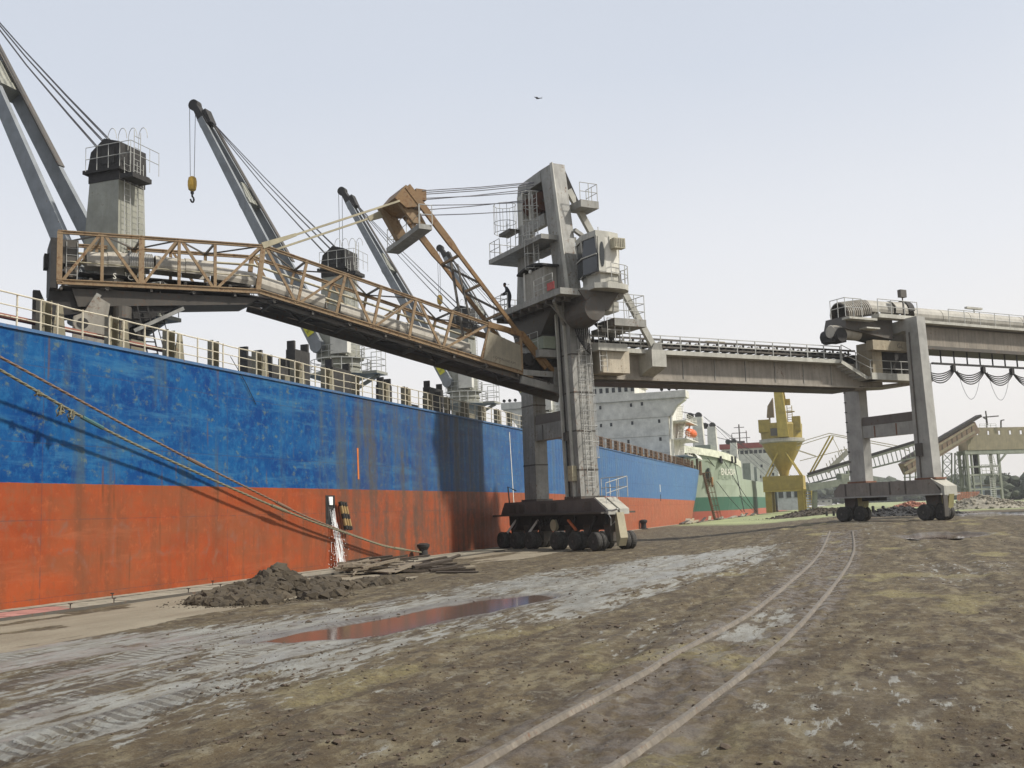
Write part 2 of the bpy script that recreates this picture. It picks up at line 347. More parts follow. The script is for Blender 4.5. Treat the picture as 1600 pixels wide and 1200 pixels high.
me.loops.add(fs_.size); me.loops.foreach_set('vertex_index', fs_.ravel().astype(np.int32))
me.polygons.add(len(fs_)); me.polygons.foreach_set('loop_start', np.arange(0, fs_.size, 4, dtype=np.int32))
me.polygons.foreach_set('use_smooth', np.ones(len(fs_), bool)); me.update(calc_edges=True); me.validate()
for nm_, ch in (('soilA', (slur, apron, bed, trd)), ('soilB', (sulf, yel, pud))):
    at = me.color_attributes.new(nm_, 'FLOAT_COLOR', 'POINT'); arr = np.ones((len(vs_), 4), np.float32)
    for i, c in enumerate(ch): arr[:, i] = np.clip(c, 0, 1).reshape(-1)
    at.data.foreach_set('color', arr.ravel())
m, t, b = newmat('quay_mud')
at = N(t, 'ShaderNodeVertexColor', layer_name='soilA'); treadA = at.outputs['Alpha']; sa = N(t, 'ShaderNodeSeparateColor'); L(t, at.outputs[0], sa.inputs[0])
at = N(t, 'ShaderNodeVertexColor', layer_name='soilB'); sb = N(t, 'ShaderNodeSeparateColor'); L(t, at.outputs[0], sb.inputs[0])
p1 = pos(t); pst = pos(t, (1.0, .30, 1)); pst2 = pos(t, (2.6, .55, 1), (3, 1, 0))
nA = noise(t, pst, .9, 8, .62); nB = noise(t, pst2, 1.4, 8, .62); nC = noise(t, p1, 11, 9, .75); nD = noise(t, p1, 38, 9, .8); nG = noise(t, pos(t, (1, .6, 1)), 4.5, 9, .74); nE = noise(t, p1, 2.2, 8, .65)
mud = mix(t, ramp(t, nA, [(.34, 0), (.64, 1)]), (.062, .043, .022), (.108, .081, .043))
mud = mix(t, ramp(t, nE, [(.50, 0), (.62, .5)]), mud, (.15, .125, .078))
mud = mix(t, ramp(t, nB, [(.48, 0), (.60, .6)]), mud, (.046, .032, .02))
mud = mix(t, ramp(t, nG, [(.36, .45), (.48, 0)]), mud, (.045, .031, .018))
mud = mix(t, ramp(t, nG, [(.55, 0), (.68, .5)]), mud, (.17, .15, .105))
slurc = mix(t, ramp(t, nB, [(.42, 0), (.60, 1)]), (.25, .248, .222), (.175, .163, .135))
slurc = mix(t, ramp(t, nG, [(.36, .7), (.42, 0)]), slurc, (.11, .085, .06))
def math_(t, op, a, b_=None, c_=None):
    n = N(t, 'ShaderNodeMath', operation=op)
    for i, x in enumerate((a, b_, c_)):
        if x is None: continue
        if isinstance(x, (int, float)): n.inputs[i].default_value = x
        else: L(t, x, n.inputs[i])
    return n.outputs[0]
nH = noise(t, pos(t, (2.2, .42, 1), (5, 5, 0)), 2.2, 9, .7)
v_ = math_(t, 'ADD', math_(t, 'MULTIPLY', sa.outputs[0], .84), math_(t, 'ADD', math_(t, 'MULTIPLY', math_(t, 'SUBTRACT', nG, .5), 1.1), math_(t, 'MULTIPLY', math_(t, 'SUBTRACT', nH, .5), 3.6)))
sm = ramp(t, v_, [(.46, 0), (.62, 1)])
sp2 = N(t, 'ShaderNodeSeparateXYZ'); L(t, p1, sp2.inputs[0])
ribs = math_(t, 'SINE', math_(t, 'ADD', math_(t, 'MULTIPLY', math_(t, 'ADD', math_(t, 'MULTIPLY', sp2.outputs[1], .95), math_(t, 'MULTIPLY', sp2.outputs[0], .3)), 2*math.pi/.21), math_(t, 'MULTIPLY', nE, 4.0)))
ribm = math_(t, 'MULTIPLY', ramp(t, math_(t, 'ADD', ribs, math_(t, 'MULTIPLY', math_(t, 'SUBTRACT', nG, .5), 3.0)), [(.0, 0), (.3, 1)]), treadA)
nM = noise(t, pos(t, (1.1, .38, 1), (9, 2, 0)), 1.7, 10, .74); nK = noise(t, pos(t, (.8, .5, 1), (4, 8, 0)), 3.6, 10, .78)
mud = mix(t, ramp(t, nM, [(.53, 0), (.60, .8)]), mud, (.165, .138, .082))
mud = mix(t, ramp(t, nM, [(.40, .85), (.46, 0)]), mud, (.042, .030, .019))
mud = mix(t, ramp(t, nK, [(.54, 0), (.60, .55)]), mud, (.185, .168, .125))
mud = mix(t, ramp(t, nK, [(.38, .75), (.44, 0)]), mud, (.038, .027, .018))
c = mix(t, sm, mud, slurc)
c = mix(t, math_(t, 'MULTIPLY', ribm, .6), c, (.06, .046, .032))
apc = mix(t, ramp(t, nA, [(.35, 0), (.65, 1)]), (.27, .235, .17), (.20, .165, .115))
va = math_(t, 'ADD', sa.outputs[1], math_(t, 'ADD', math_(t, 'MULTIPLY', math_(t, 'SUBTRACT', nG, .5), .9), math_(t, 'MULTIPLY', math_(t, 'SUBTRACT', nH, .5), 1.2)))
c = mix(t, ramp(t, va, [(.44, 0), (.56, 1)]), c, apc)
c = mix(t, mix(t, 1.0, sa.outputs[2], ramp(t, nE, [(.4, .15), (.6, .75)]), 'MULTIPLY'), c, (.10, .078, .058))
c = mix(t, mix(t, 1.0, sb.outputs[1], ramp(t, nC, [(.4, .1), (.62, .8)]), 'MULTIPLY'), c, (.27, .235, .10))
sulc = mix(t, ramp(t, noise(t, pos(t, (.05, .02, 1)), 3, 5), [(.4, 0), (.6, 1)]), (.31, .34, .16), (.23, .25, .13))
c = mix(t, sb.outputs[0], c, sulc)
c = mix(t, ramp(t, nC, [(.30, .5), (.44, 0)]), c, (.045, .032, .02))
c = mix(t, ramp(t, nD, [(.36, .85), (.46, 0)]), c, (.03, .022, .015))
c = mix(t, ramp(t, nD, [(.56, 0), (.66, .6)]), c, (.24, .215, .16))
c = mix(t, ramp(t, sb.outputs[2], [(0, 0), (1, .55)]), c, (.10, .085, .075))
L(t, c, b.inputs['Base Color'])
wet = mix(t, 1.0, sa.outputs[0], ramp(t, nA, [(.42, 0), (.54, 1)]), 'MULTIPLY')
wet = mix(t, 1.0, wet, ramp(t, sb.outputs[2], [(0, 0), (1, 1)]), 'LIGHTEN')
wet = mix(t, 1.0, wet, mix(t, 1.0, sa.outputs[2], ramp(t, nE, [(.45, 0), (.56, 1)]), 'MULTIPLY'), 'LIGHTEN')
L(t, ramp(t, wet, [(0, .93), (1, .30)]), b.inputs['Roughness']); b.inputs['Specular IOR Level'].default_value = .35
bp = N(t, 'ShaderNodeBump', Strength=1.0, Distance=.045)
hb = math_(t, 'ADD', mix(t, .5, nC, mix(t, .6, nD, nE)), math_(t, 'MULTIPLY', ribm, -.25)); L(t, hb, bp.inputs['Height']); L(t, bp.outputs[0], b.inputs['Normal'])
me.materials.append(m); g = bpy.data.objects.new('ground', me); COL.objects.link(g); struct(g); WO['ground'] = V((0, 0, 0))
def gz(x, y):    # ground height under a point
    j = int(np.clip(np.searchsorted(XS, x)-1, 0, nx-2)); i = int(np.clip(np.searchsorted(YS, y)-1, 0, ny-2)); return float(Z[i, j])
# standing water in the hollows
m, t, b = newmat('standing_water'); b.inputs['Base Color'].default_value = (.11, .075, .055, 1); b.inputs['Roughness'].default_value = .09; b.inputs['IOR'].default_value = 1.33
bp = N(t, 'ShaderNodeBump', Strength=.05, Distance=.01); L(t, noise(t, pos(t), 3, 3), bp.inputs['Height']); L(t, bp.outputs[0], b.inputs['Normal'])
M_PUD = m
M_FILM, _t, _b = newmat('wet_mud_film'); _b.inputs['Base Color'].default_value = (.17, .155, .13, 1); L(_t, ramp(_t, noise(_t, pos(_t), 5, 5), [(.4, .22), (.6, .5)]), _b.inputs['Roughness'])
for P, lev, cx in ((P_RED, -.045, .5), (P_R1, -.05, .5), (P_R6, -.09, 1)):
    a = np.array(P); base = float(rise(a[:, 0].mean(), a[:, 1].mean()))
    x0, y0 = a.min(0)-cx; x1, y1 = a.max(0)+cx; ct = a.mean(0)
    ring = [tuple(ct+(p-ct)*(1+cx*.9/max(.4, np.hypot(*(p-ct))))) for p in a]
    o = obj('puddle', MB().add([(x, y, base+lev) for x, y in ring], [tuple(range(len(ring)))]), M_FILM if P is P_TRACK else M_PUD); struct(o)
# quay wall, coping and water
M_CONC = metal('quay_concrete', (.27, .245, .19), .02, .6, dirtc=(.16, .13, .09), rough=.9, bump=.5)
mb = MB(); mb.box(-25.6, -23.602, -400, 900, -8, -.35); mb.box(-24.15, -23.602, -400, 900, -.35, .04); struct(obj('quay_wall', mb, M_CONC))
m, t, b = newmat('harbour_water'); b.inputs['Base Color'].default_value = (.03, .045, .04, 1); b.inputs['Roughness'].default_value = .06
bp = N(t, 'ShaderNodeBump', Strength=.3, Distance=.1); L(t, noise(t, pos(t), .8, 5), bp.inputs['Height']); L(t, bp.outputs[0], b.inputs['Normal'])
struct(obj('harbour_water', MB().add([(-3000, -1500, -2.6), (-23.9, -1500, -2.6), (-23.9, 3500, -2.6), (-3000, 3500, -2.6)], [(0, 1, 2, 3)]), m))
# coping blocks along the edge (concrete kerb stones between steel angles)
M_KERB = metal('coping_block', (.28, .26, .20), .05, .55, rough=.9, dirtc=(.15, .13, .09)); M_PINK = metal('coping_block_pink', (.36, .17, .14), .05, .3, rough=.9, dirtc=(.22, .18, .13))
cope = thing('quay_coping', 'strip of low concrete coping blocks with steel strips along the quay edge', 'coping', (-22.6, 20, 0))
y = 14.0; k = 0
while y < 60:
    for r_ in range(3):
        l = .74; hh = .035+.012*random.random()
        obj('block', MB().box(-23.56+r_*.76, -23.56+r_*.76+.72, y+.02+r_*.3, y+l-.02+r_*.3, .0, .03+hh), M_PINK if (y < 23.8 and r_ == 1) or (y < 23.0 and r_ == 2) else M_KERB, cope)
    y += .76
mb = MB()
for x in (-22.82, -21.27): mb.box(x-.02, x+.02, 10, 60, .0, .085)
obj('steel_strip', mb, M_UNDER, cope)
for i in range(16):
    yy = 21.6+i*1.75; xx = -21.27+(.0 if i % 3 else -1.55)
    obj('mooring_pin', MB().tube([(xx, yy, .0), (xx, yy, .22)], .018, 5).tube([(xx-.07, yy, .22), (xx+.07, yy, .22)], .018, 5), M_UNDER, cope)
# ---- rail track
M_TRK = metal('mud_crusted_rail', (.175, .15, .115), .3, .9, rough=.5, dirtc=(.06, .045, .03), var=.4, sc=2.5)
trk = thing('rail_track', 'curved pair of pale mud-caked crane rails sunk in the brown quay surface', 'rail track', (-2, 30, 0))
for R in (RL, RR):
    P = [V((p[0], p[1], 0)) for p in R]; mb = MB(); vs2 = []
    for i, p in enumerate(P):
        d = (P[min(i+1, len(P)-1)]-P[max(i-1, 0)]).normalized(); s = V((d.y, -d.x, 0)); z = float(rise(p.x, p.y))
        n1 = .02*math.sin(i*1.7); up_ = .050+.004*math.sin(i*.9)
        vs2 += [p+s*(-.075+n1*.4)+V((0, 0, z-.06)), p+s*(-.028)+V((0, 0, z+up_-.012)), p+s*.028+V((0, 0, z+up_-.012)), p+s*(.075+n1*.4)+V((0, 0, z-.06))]
    mb.add(vs2, [(4*i+k, 4*i+k+1, 4*i+k+5, 4*i+k+4) for i in range(len(P)-1) for k in range(3)])
    obj('rail', mb, M_TRK, trk)
# ---- clods, stones and crumbs lying on the mud
def clod(mb, c, r, rnd, sq=.6):
    t_ = (1+5**.5)/2; ico = [(-1, t_, 0), (1, t_, 0), (-1, -t_, 0), (1, -t_, 0), (0, -1, t_), (0, 1, t_), (0, -1, -t_), (0, 1, -t_), (t_, 0, -1), (t_, 0, 1), (-t_, 0, -1), (-t_, 0, 1)]
    F_ = [(0, 11, 5), (0, 5, 1), (0, 1, 7), (0, 7, 10), (0, 10, 11), (1, 5, 9), (5, 11, 4), (11, 10, 2), (10, 7, 6), (7, 1, 8), (3, 9, 4), (3, 4, 2), (3, 2, 6), (3, 6, 8), (3, 8, 9), (4, 9, 5), (2, 4, 11), (6, 2, 10), (8, 6, 7), (9, 8, 1)]
    a = rnd.random()*6.28; ca, sa_ = math.cos(a), math.sin(a); ex = rnd.uniform(.7, 1.5)
    P = []
    for v in ico:
        k = r*rnd.uniform(.33, .62); x, y, z = v[0]*k*ex, v[1]*k, v[2]*k*sq; P.append((c[0]+x*ca-y*sa_, c[1]+x*sa_+y*ca, c[2]+z))
    mb.add(P, F_)
rnd = random.Random(3); mb = MB()
for i in range(11000):
    yy = 8*math.exp(rnd.random()*2.0); xx = rnd.uniform(-.75, .22)*yy+rnd.uniform(-1, 1)
    if xx < -16 or xx > 12: continue
    if fbm(np.array([xx*.6]), np.array([yy*.35]), 77)[0] < .47 and rnd.random() < .8: continue
    r = .0075*math.exp(rnd.random()**2.6*1.7)*(1 if rnd.random() < .97 else 1.8); clod(mb, (xx, yy, gz(xx, yy)+r*.2), r, rnd)
M_CLOD = metal('mud_clod', (.085, .062, .042), .0, .2, rough=.95); M_CLOD.name = 'mud_clod'
tag(obj('mud_clods', mb, M_CLOD), 'small dark clods and stones strewn over the muddy quay', 'mud clods', kind='stuff')
# ---- heap of dug mud beside the hull
def heap(name, label, blobs, n, rmin, rmax, mat, seed, base=None):
    rn = random.Random(seed); mb = MB()
    def ht(x, y): return max(h*max(0, 1-math.hypot((x-cx)/rx, (y-cy)/ry))**.8 for cx, cy, rx, ry, h in blobs)
    for i in range(n):
        cx, cy, rx, ry, h = rn.choices(blobs, [b_[2]*b_[3] for b_ in blobs])[0]
        a = rn.random()*6.28; q = rn.random()**.6; x = cx+rx*q*math.cos(a)*1.05; y = cy+ry*q*math.sin(a)*1.05
        r = rmin+(rmax-rmin)*rn.random()**3.4; clod(mb, (x, y, gz(x, y)+ht(x, y)*rn.uniform(.86, 1.03)+r*.15), r, rn, .75)
    for i in range(int(n*.35)):
        cx, cy, rx, ry, h = rn.choice(blobs); a = rn.random()*6.28; q = 1+.7*rn.random()**2; x = cx+rx*q*math.cos(a); y = cy+ry*q*math.sin(a); r = rmin*rn.uniform(.35, 1.3); clod(mb, (x, y, gz(x, y)+r*.3), r, rn, .7)
    # core mound so that the gaps show earth
    for cx, cy, rx, ry, h in blobs:
        vs3 = []; fs3 = []; nr, na = 9, 28
        for i in range(nr+1):
            for j in range(na):
                q = i/nr; a = 2*math.pi*j/na; x = cx+rx*q*math.cos(a); y = cy+ry*q*math.sin(a)
                vs3.append((x, y, gz(x, y)-.05+h*max(0, 1-q)**.8*rn.uniform(.88, 1.0)))
        for i in range(nr):
            for j in range(na): fs3.append((i*na+j, (i+1)*na+j, (i+1)*na+(j+1) % na, i*na+(j+1) % na))
        mb.add(vs3, fs3)
    return tag(obj(name, mb, mat), label, 'mud heap', kind='stuff')
M_SPOIL = metal('spoil_mud', (.062, .048, .03), .0, .5, rough=.95, dirtc=(.06, .045, .03), var=.45)
hp = onG(422, 932)
heap('mud_heap', 'heap of dark dug-up mud and rubble lying before the red hull', [(hp.x-.1, hp.y+.5, 1.1, 1.5, .84), (hp.x-.3, hp.y-1.3, 1.3, 1.5, .36), (hp.x+.5, hp.y-2.2, .9, .9, .15), (hp.x+.6, hp.y+2.2, .8, 1.5, .34), (hp.x+1.2, hp.y+4.6, .5, 1.8, .12), (hp.x+2.2, hp.y-.6, .5, .9, .10)], 4600, .03, .26, M_SPOIL, 5)
for (px, py, w, h, lb) in ((1268, 806, 6.5, 1.1, 'low dark earth mound beyond the quay near the yellow crane'), (1410, 806, 4.2, .8, 'dark earth mound behind the tyres of the right gantry'), (1538, 795, 5, 1.7, 'grey sloping gravel mound under the far gallery')):
    p = onG(px, py); heap('earth_mound', lb, [(p.x, p.y+3, w, 4, h), (p.x+w*.6, p.y+4, w*.7, 3, h*.6)], 900, .06, .26, M_SPOIL if px < 1300 else M_BLACK if px < 1500 else M_CONC, int(px))
# ================================================================== THE BLUE AND RED BULK CARRIER
HX = -23.9; CXS = -37.0; HB = CXS-HX
HB = abs(HB)
m, t, b = newmat('hull_paint'); M_HULL = m
g = N(t, 'ShaderNodeNewGeometry'); s = N(t, 'ShaderNodeSeparateXYZ'); L(t, g.outputs['Position'], s.inputs[0])
def math_2(t, op, a, b_=None, c_=None):
    n = N(t, 'ShaderNodeMath', operation=op)
    for i, x in enumerate((a, b_, c_)):
        if x is None: continue
        if isinstance(x, (int, float)): n.inputs[i].default_value = x
        else: L(t, x, n.inputs[i])
    return n.outputs[0]
pL = pos(t, (.5, .10, .35)); pS = pos(t, (1, 1.1, .10), (7, 3, 2)); pH = pos(t, (1, .16, 1.4), (1, 9, 4)); pF = pos(t)
nL = noise(t, pL, 2.4, 8, .65); nS = noise(t, pS, 1.0, 8, .62); nH = noise(t, pH, 1.5, 8, .68); nF = noise(t, pF, 3.2, 10, .72); nFF = noise(t, pF, 16, 6, .7); nP = noise(t, pF, .55, 5, .6)
bank = math_(t, 'MULTIPLY', math_(t, 'MAXIMUM', math_(t, 'SUBTRACT', s.outputs['Y'], 75.0), 0.0), .0085)
zz = math_(t, 'ADD', math_(t, 'ADD', s.outputs['Z'], bank), math_(t, 'MULTIPLY', math_(t, 'SUBTRACT', nF, .5), .05))
isb = math_(t, 'GREATER_THAN', zz, 3.70)
blue = mix(t, ramp(t, nP, [(.36, 0), (.62, 1)]), (.002, .036, .150), (.005, .070, .205))
blue = mix(t, ramp(t, nF, [(.48, 0), (.62, .85)]), blue, (.014, .10, .235))
blue = mix(t, ramp(t, nH, [(.52, 0), (.66, .75)]), blue, (.035, .13, .24))
blue = mix(t, ramp(t, nS, [(.52, 0), (.66, .7)]), blue, (.055, .085, .10))
blue = mix(t, ramp(t, noise(t, pos(t, (1, 1, 1.6), (3, 3, 3)), 2.1, 9, .75), [(.56, 0), (.64, .65)]), blue, (.11, .14, .10))
haze_fade = ramp(t, math_(t, 'DIVIDE', s.outputs['Y'], 160.0), [(.25, 0), (.75, .55)])  # hull grows paler towards the stern: distance haze painted into the colour
blue = mix(t, haze_fade, blue, (.115, .215, .36))
red = mix(t, ramp(t, nP, [(.36, 0), (.62, 1)]), (.235, .048, .017), (.295, .064, .021))
red = mix(t, ramp(t, nL, [(.44, 0), (.60, .8)]), red, (.21, .068, .030))
red = mix(t, ramp(t, nS, [(.48, 0), (.66, .8)]), red, (.14, .055, .028))
red = mix(t, ramp(t, nH, [(.55, 0), (.68, .55)]), red, (.30, .095, .045))
red = mix(t, ramp(t, nF, [(.52, 0), (.62, .55)]), red, (.21, .075, .035))
red = mix(t, ramp(t, nF, [(.36, .5), (.44, 0)]), red, (.33, .09, .035))
red = mix(t, ramp(t, math_(t, 'DIVIDE', s.outputs['Y'], 160.0), [(.25, 0), (.75, .45)]), red, (.42, .15, .085))  # the red gets the same painted distance haze
# old scraped rings and lettering ghosts
wv = N(t, 'ShaderNodeTexVoronoi', feature='DISTANCE_TO_EDGE'); wv.inputs['Scale'].default_value = .62; L(t, pos(t, (0, 1, 1.0), (0, 2.1, .35)), wv.inputs['Vector'])
ring = math_(t, 'MULTIPLY', ramp(t, wv.outputs['Distance'], [(.10, 0), (.16, 1), (.22, 0)]), ramp(t, nF, [(.45, 0), (.62, .55)]))
lowband = ramp(t, math_(t, 'DIVIDE', s.outputs['Z'], 4.0), [(.18, 0), (.3, 1), (.62, 1), (.72, 0)])
red = mix(t, math_(t, 'MULTIPLY', ring, lowband), red, (.19, .10, .075))
c = mix(t, isb, red, blue)
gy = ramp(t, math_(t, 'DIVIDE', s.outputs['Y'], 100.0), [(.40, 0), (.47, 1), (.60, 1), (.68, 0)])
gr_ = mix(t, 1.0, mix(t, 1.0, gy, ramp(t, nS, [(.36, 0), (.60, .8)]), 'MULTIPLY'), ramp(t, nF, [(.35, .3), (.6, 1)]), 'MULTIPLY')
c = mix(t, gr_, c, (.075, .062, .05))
run = mix(t, 1.0, ramp(t, noise(t, pos(t, (1, 3.2, .16), (2, 8, 1)), 1.0, 6, .6), [(.60, 0), (.68, 1)]), ramp(t, nP, [(.46, 0), (.60, .7)]), 'MULTIPLY')
c = mix(t, run, c, (.10, .045, .022))
spk = ramp(t, nFF, [(.70, 0), (.76, .8)]); c = mix(t, mix(t, 1.0, spk, ramp(t, nP, [(.4, .2), (.6, 1)]), 'MULTIPLY'), c, (.40, .36, .30))
c = mix(t, ramp(t, nFF, [(.24, .7), (.31, 0)]), c, (.05, .03, .02))
# welded seams
def seam(src, per, off, w, dx=None):
    f = math_(t, 'FRACT', math_(t, 'DIVIDE', math_(t, 'ADD', src, off), per)); return math_(t, 'LESS_THAN', math_(t, 'ABSOLUTE', math_(t, 'SUBTRACT', f, .5)), w/per)
sm = math_(t, 'MAXIMUM', seam(s.outputs['Y'], 9.6, 9.6*.5-44.16+9.6*5, .02), seam(s.outputs['Z'], 2.35, .95, .014))
c = mix(t, math_(t, 'MULTIPLY', sm, math_(t, 'MULTIPLY', ramp(t, nF, [(.4, .2), (.6, 1)]), .55)), c, (.06, .045, .05))
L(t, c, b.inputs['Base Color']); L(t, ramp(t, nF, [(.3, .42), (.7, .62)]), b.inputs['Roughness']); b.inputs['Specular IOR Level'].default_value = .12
bp = N(t, 'ShaderNodeBump', Strength=.35, Distance=.03); L(t, math_(t, 'ADD', nF, math_(t, 'MULTIPLY', sm, -.5)), bp.inputs['Height'])
bp2 = N(t, 'ShaderNodeBump', Strength=.25, Distance=.25); fr_b = math_(t, 'MULTIPLY', math_(t, 'ABSOLUTE', math_(t, 'SINE', math_(t, 'MULTIPLY', s.outputs['Y'], math.pi/.82))), .22); L(t, math_(t, 'ADD', noise(t, pos(t, (1, .8, .8)), .9, 2), fr_b), bp2.inputs['Height']); L(t, bp2.outputs[0], bp.inputs['Normal']); L(t, bp.outputs[0], b.inputs['Normal'])

ship = thing('bulk_carrier', 'long blue cargo ship with orange-red underside moored at the quay edge', 'cargo ship', (CXS, 60, -2.6))
def deckz(y): return 8.36 - max(0, y-70)*.0088 + (0 if y > 15 else (15-y)**2*.0012)
def hbw(y, z):
    if y > 40: y0 = 141+1.15*max(z, -2); return HB*(1-max(0, (y-y0)/(36-(4 if z < 3 else 0)))**2) if y > y0 else HB
    y0 = -18-1.2*z; return HB*math.sqrt(max(.0008, 1-((y0-y)/(62+1.2*z))**2)) if y < y0 else HB
mb = MB(); ST = [-78, -70, -60, -50, -40, -30, -20, -10, 0, 10, 20, 40, 60, 80, 100, 120, 138, 144, 148, 152, 156, 160, 164, 168]
for y in ST:
    dz = deckz(y); zs = [-7.5, -6, -3, 0, 2, 3.7, 5, 6.5, dz]
    for sgn in (1, -1):
        for z in zs:
            w = hbw(y, z)*(.86 if z == -7.5 else 1); mb.v.append((CXS+sgn*w, y, z))
n = 9
for i in range(len(ST)-1):
    a, c_ = i*18, (i+1)*18
    for k in range(n-1):
        mb.f.append((a+k, c_+k, c_+k+1, a+k+1)); mb.f.append((a+9+k, a+9+k+1, c_+9+k+1, c_+9+k))
    mb.f.append((a+8, c_+8, c_+17, a+17)); mb.f.append((a, a+9, c_+9, c_))
for e in (0, (len(ST)-1)*18): mb.f += [(e+k, e+k+1, e+9+k+1, e+9+k) for k in range(n-1)]
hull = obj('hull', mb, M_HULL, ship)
# sheer strake lip and draught marks
mb = MB()
for y0 in range(-10, 140, 10): mb.beam((HX+.012, y0, deckz(y0)-.02), (HX+.012, y0+10, deckz(y0+10)-.02), .10, .10)
obj('gunwale_bar', mb, metal('gunwale_paint', (.05, .12, .24), .3, .4), ship)
p = onX(795, 675, HX); q = onX(803, 808, HX)
obj('draught_mark', MB().beam((HX+.01, p.y+.1, p.z), (HX+.01, p.y+.6, q.z), .12, .012, (1, 0, 0)), plain('mark_white', (.6, .58, .52)), ship)
obj('draught_mark', MB().beam((HX+.01, 45.5, 5.75), (HX+.01, 45.55, 4.2), .15, .012, (1, 0, 0)), plain('mark_orange', (.5, .14, .03)), ship)
for px in (953, 1031):
    p = onX(px, 757, HX); q = onX(px, 790, HX)
    obj('draught_mark', MB().beam((HX+.01, p.y, p.z), (HX+.01, p.y, p.z-.9), .3, .012, (1, 0, 0)), MC['mark_white'], ship)
    obj('scupper', MB().beam((HX+.012, p.y, p.z-1.2), (HX+.012, p.y, p.z-2.0), .32, .014, (1, 0, 0)), M_BLACK, ship)
# bulwark stanchions, guard rails
def stanch():
    mb = MB(); x0, x1 = -.42, -.16
    mb.box(x0, x1, -.20, -.17, 0, 1.12); mb.box(x0, x1, .17, .20, 0, 1.12); mb.box(x0, x0+.03, -.17, .17, 0, 1.12)
    return mb
def stplate():
    return MB().prism([(-.34, .38, 0), (-.34, .98, 0), (-.34, .82, 1.08), (-.34, .56, 1.08)], (.03, 0, 0)).prism([(-.9, .66, 0), (-.34, .66, 0), (-.34, .66, .95)], (0, .04, 0))
s0 = None
for i in range(44):
    y = 19.4+i*2.95+(.12*math.sin(i*2.1)); m_ = M_DECK if y < 92 else M_RUSTY; o3 = (HX, y, deckz(y))
    if s0 is None:
        s0 = obj('stanchion', stanch(), M_DECK, ship, org=(0, 0, 0)); s0.location = V(o3)-WO[ship.name]
        s1 = obj('brace_plate', stplate(), M_DECK, ship, org=(0, 0, 0)); s1.location = V(o3)-WO[ship.name]
        p0 = obj('rail_post', MB().tube([(0, 0, 0), (0, 0, 1.04)], .03, 6), M_DRAIL, ship, org=(0, 0, 0)); p0.location = V((HX-.08, y-.35, deckz(y)))-WO[ship.name]
        s2 = s0.data.copy(); s2.materials[0] = M_RUSTY; s3 = s1.data.copy(); s3.materials[0] = M_RUSTY; s4 = p0.data.copy(); s4.materials[0] = M_RUSTY
    else:
        a = inst(s0, ship, o3); b_ = inst(s1, ship, o3) if i % 4 != 1 else None; c_ = inst(p0, ship, (HX-.08, y-.35, deckz(y)))
        if y >= 92: a.data = s2; c_.data = s4
        if y >= 92 and b_: b_.data = s3
    for dy in (.35, 1.45):
        d_ = inst(p0, ship, (HX-.08, y+dy, deckz(y)))
        if y >= 92: d_.data = s4
    mb = MB()
    for h in (.30, .64, 1.02):
        z0, z1 = deckz(y)+h, deckz(y+2.6)+h; dd = .03*random.uniform(-1, 1)
        mb.tube([(HX-.08, y-.38, z0), (HX-.08+dd, y+1, z0-.02+dd*.5), (HX-.08, y+2.62, z1)], .020 if h < 1 else .027, 5)
    obj('guard_rail', mb, M_DRAIL if y < 92 else M_RUSTY, ship)
for k in range(14):   # a denser run of brown panels aft
    y = 99+k*2.95; obj('bulwark_panel', MB().box(HX-.3, HX-.27, y, y+1.1, deckz(y), deckz(y)+1.0), M_RUSTY, ship)
mb = MB().tube([(HX-.75, 8, 8.85), (HX-.75, 32, 8.8)], .09, 8); obj('deck_pipe', mb, metal('red_oxide', (.20, .07, .04), .3, .4), ship)
# hatch coamings with upright horns
M_HATCH = plain('black_hatch_steel', (.03, .028, .025), .75, var=.4)
for (y0, y1) in ((50, 63), (73, 88), (98, 113), (124, 140), (27, 39)):
    hc = obj('hatch_coaming', MB().box(-46, -28, y0, y1, 8.0, 9.0).box(-46.3, -27.7, y0-.3, y1+.3, 9.0, 9.2), M_DECK, ship)
for px0, px1, py0, py1, Xh in ((461, 484, 538, 562, -25.6), (387, 412, 547, 572, -25.4), (425, 450, 560, 585, -25.6), (672, 692, 600, 615, -26.5), (672, 690, 612, 634, -25.6), (600, 612, 592, 622, -25.3), (520, 548, 568, 590, -25.8)):
    a = onX(px0, py1, Xh); c_ = onX(px1, py0, Xh); zt = c_.z; mb = MB()
    yy0, yy1 = a.y, c_.y
    mb.box(Xh-.5, Xh, yy0, yy1, deckz(a.y)-.1, zt-.42)
    for e in (yy0, yy1-.14): mb.box(Xh-.45, Xh-.05, e, e+.14, zt-.42, zt)
    obj('hatch_horn', mb, M_HATCH, ship)
for px, py, w, h in ((205, 540, .8, .75), (445, 580, 1.5, .6), (725, 632, 2, .7), (640, 622, 1.2, .5)):
    c_ = onX(px, py, -25.2); obj('deck_locker', MB().box(-25.8, -25.2, c_.y, c_.y+w, deckz(c_.y), deckz(c_.y)+h), M_DECK, ship)
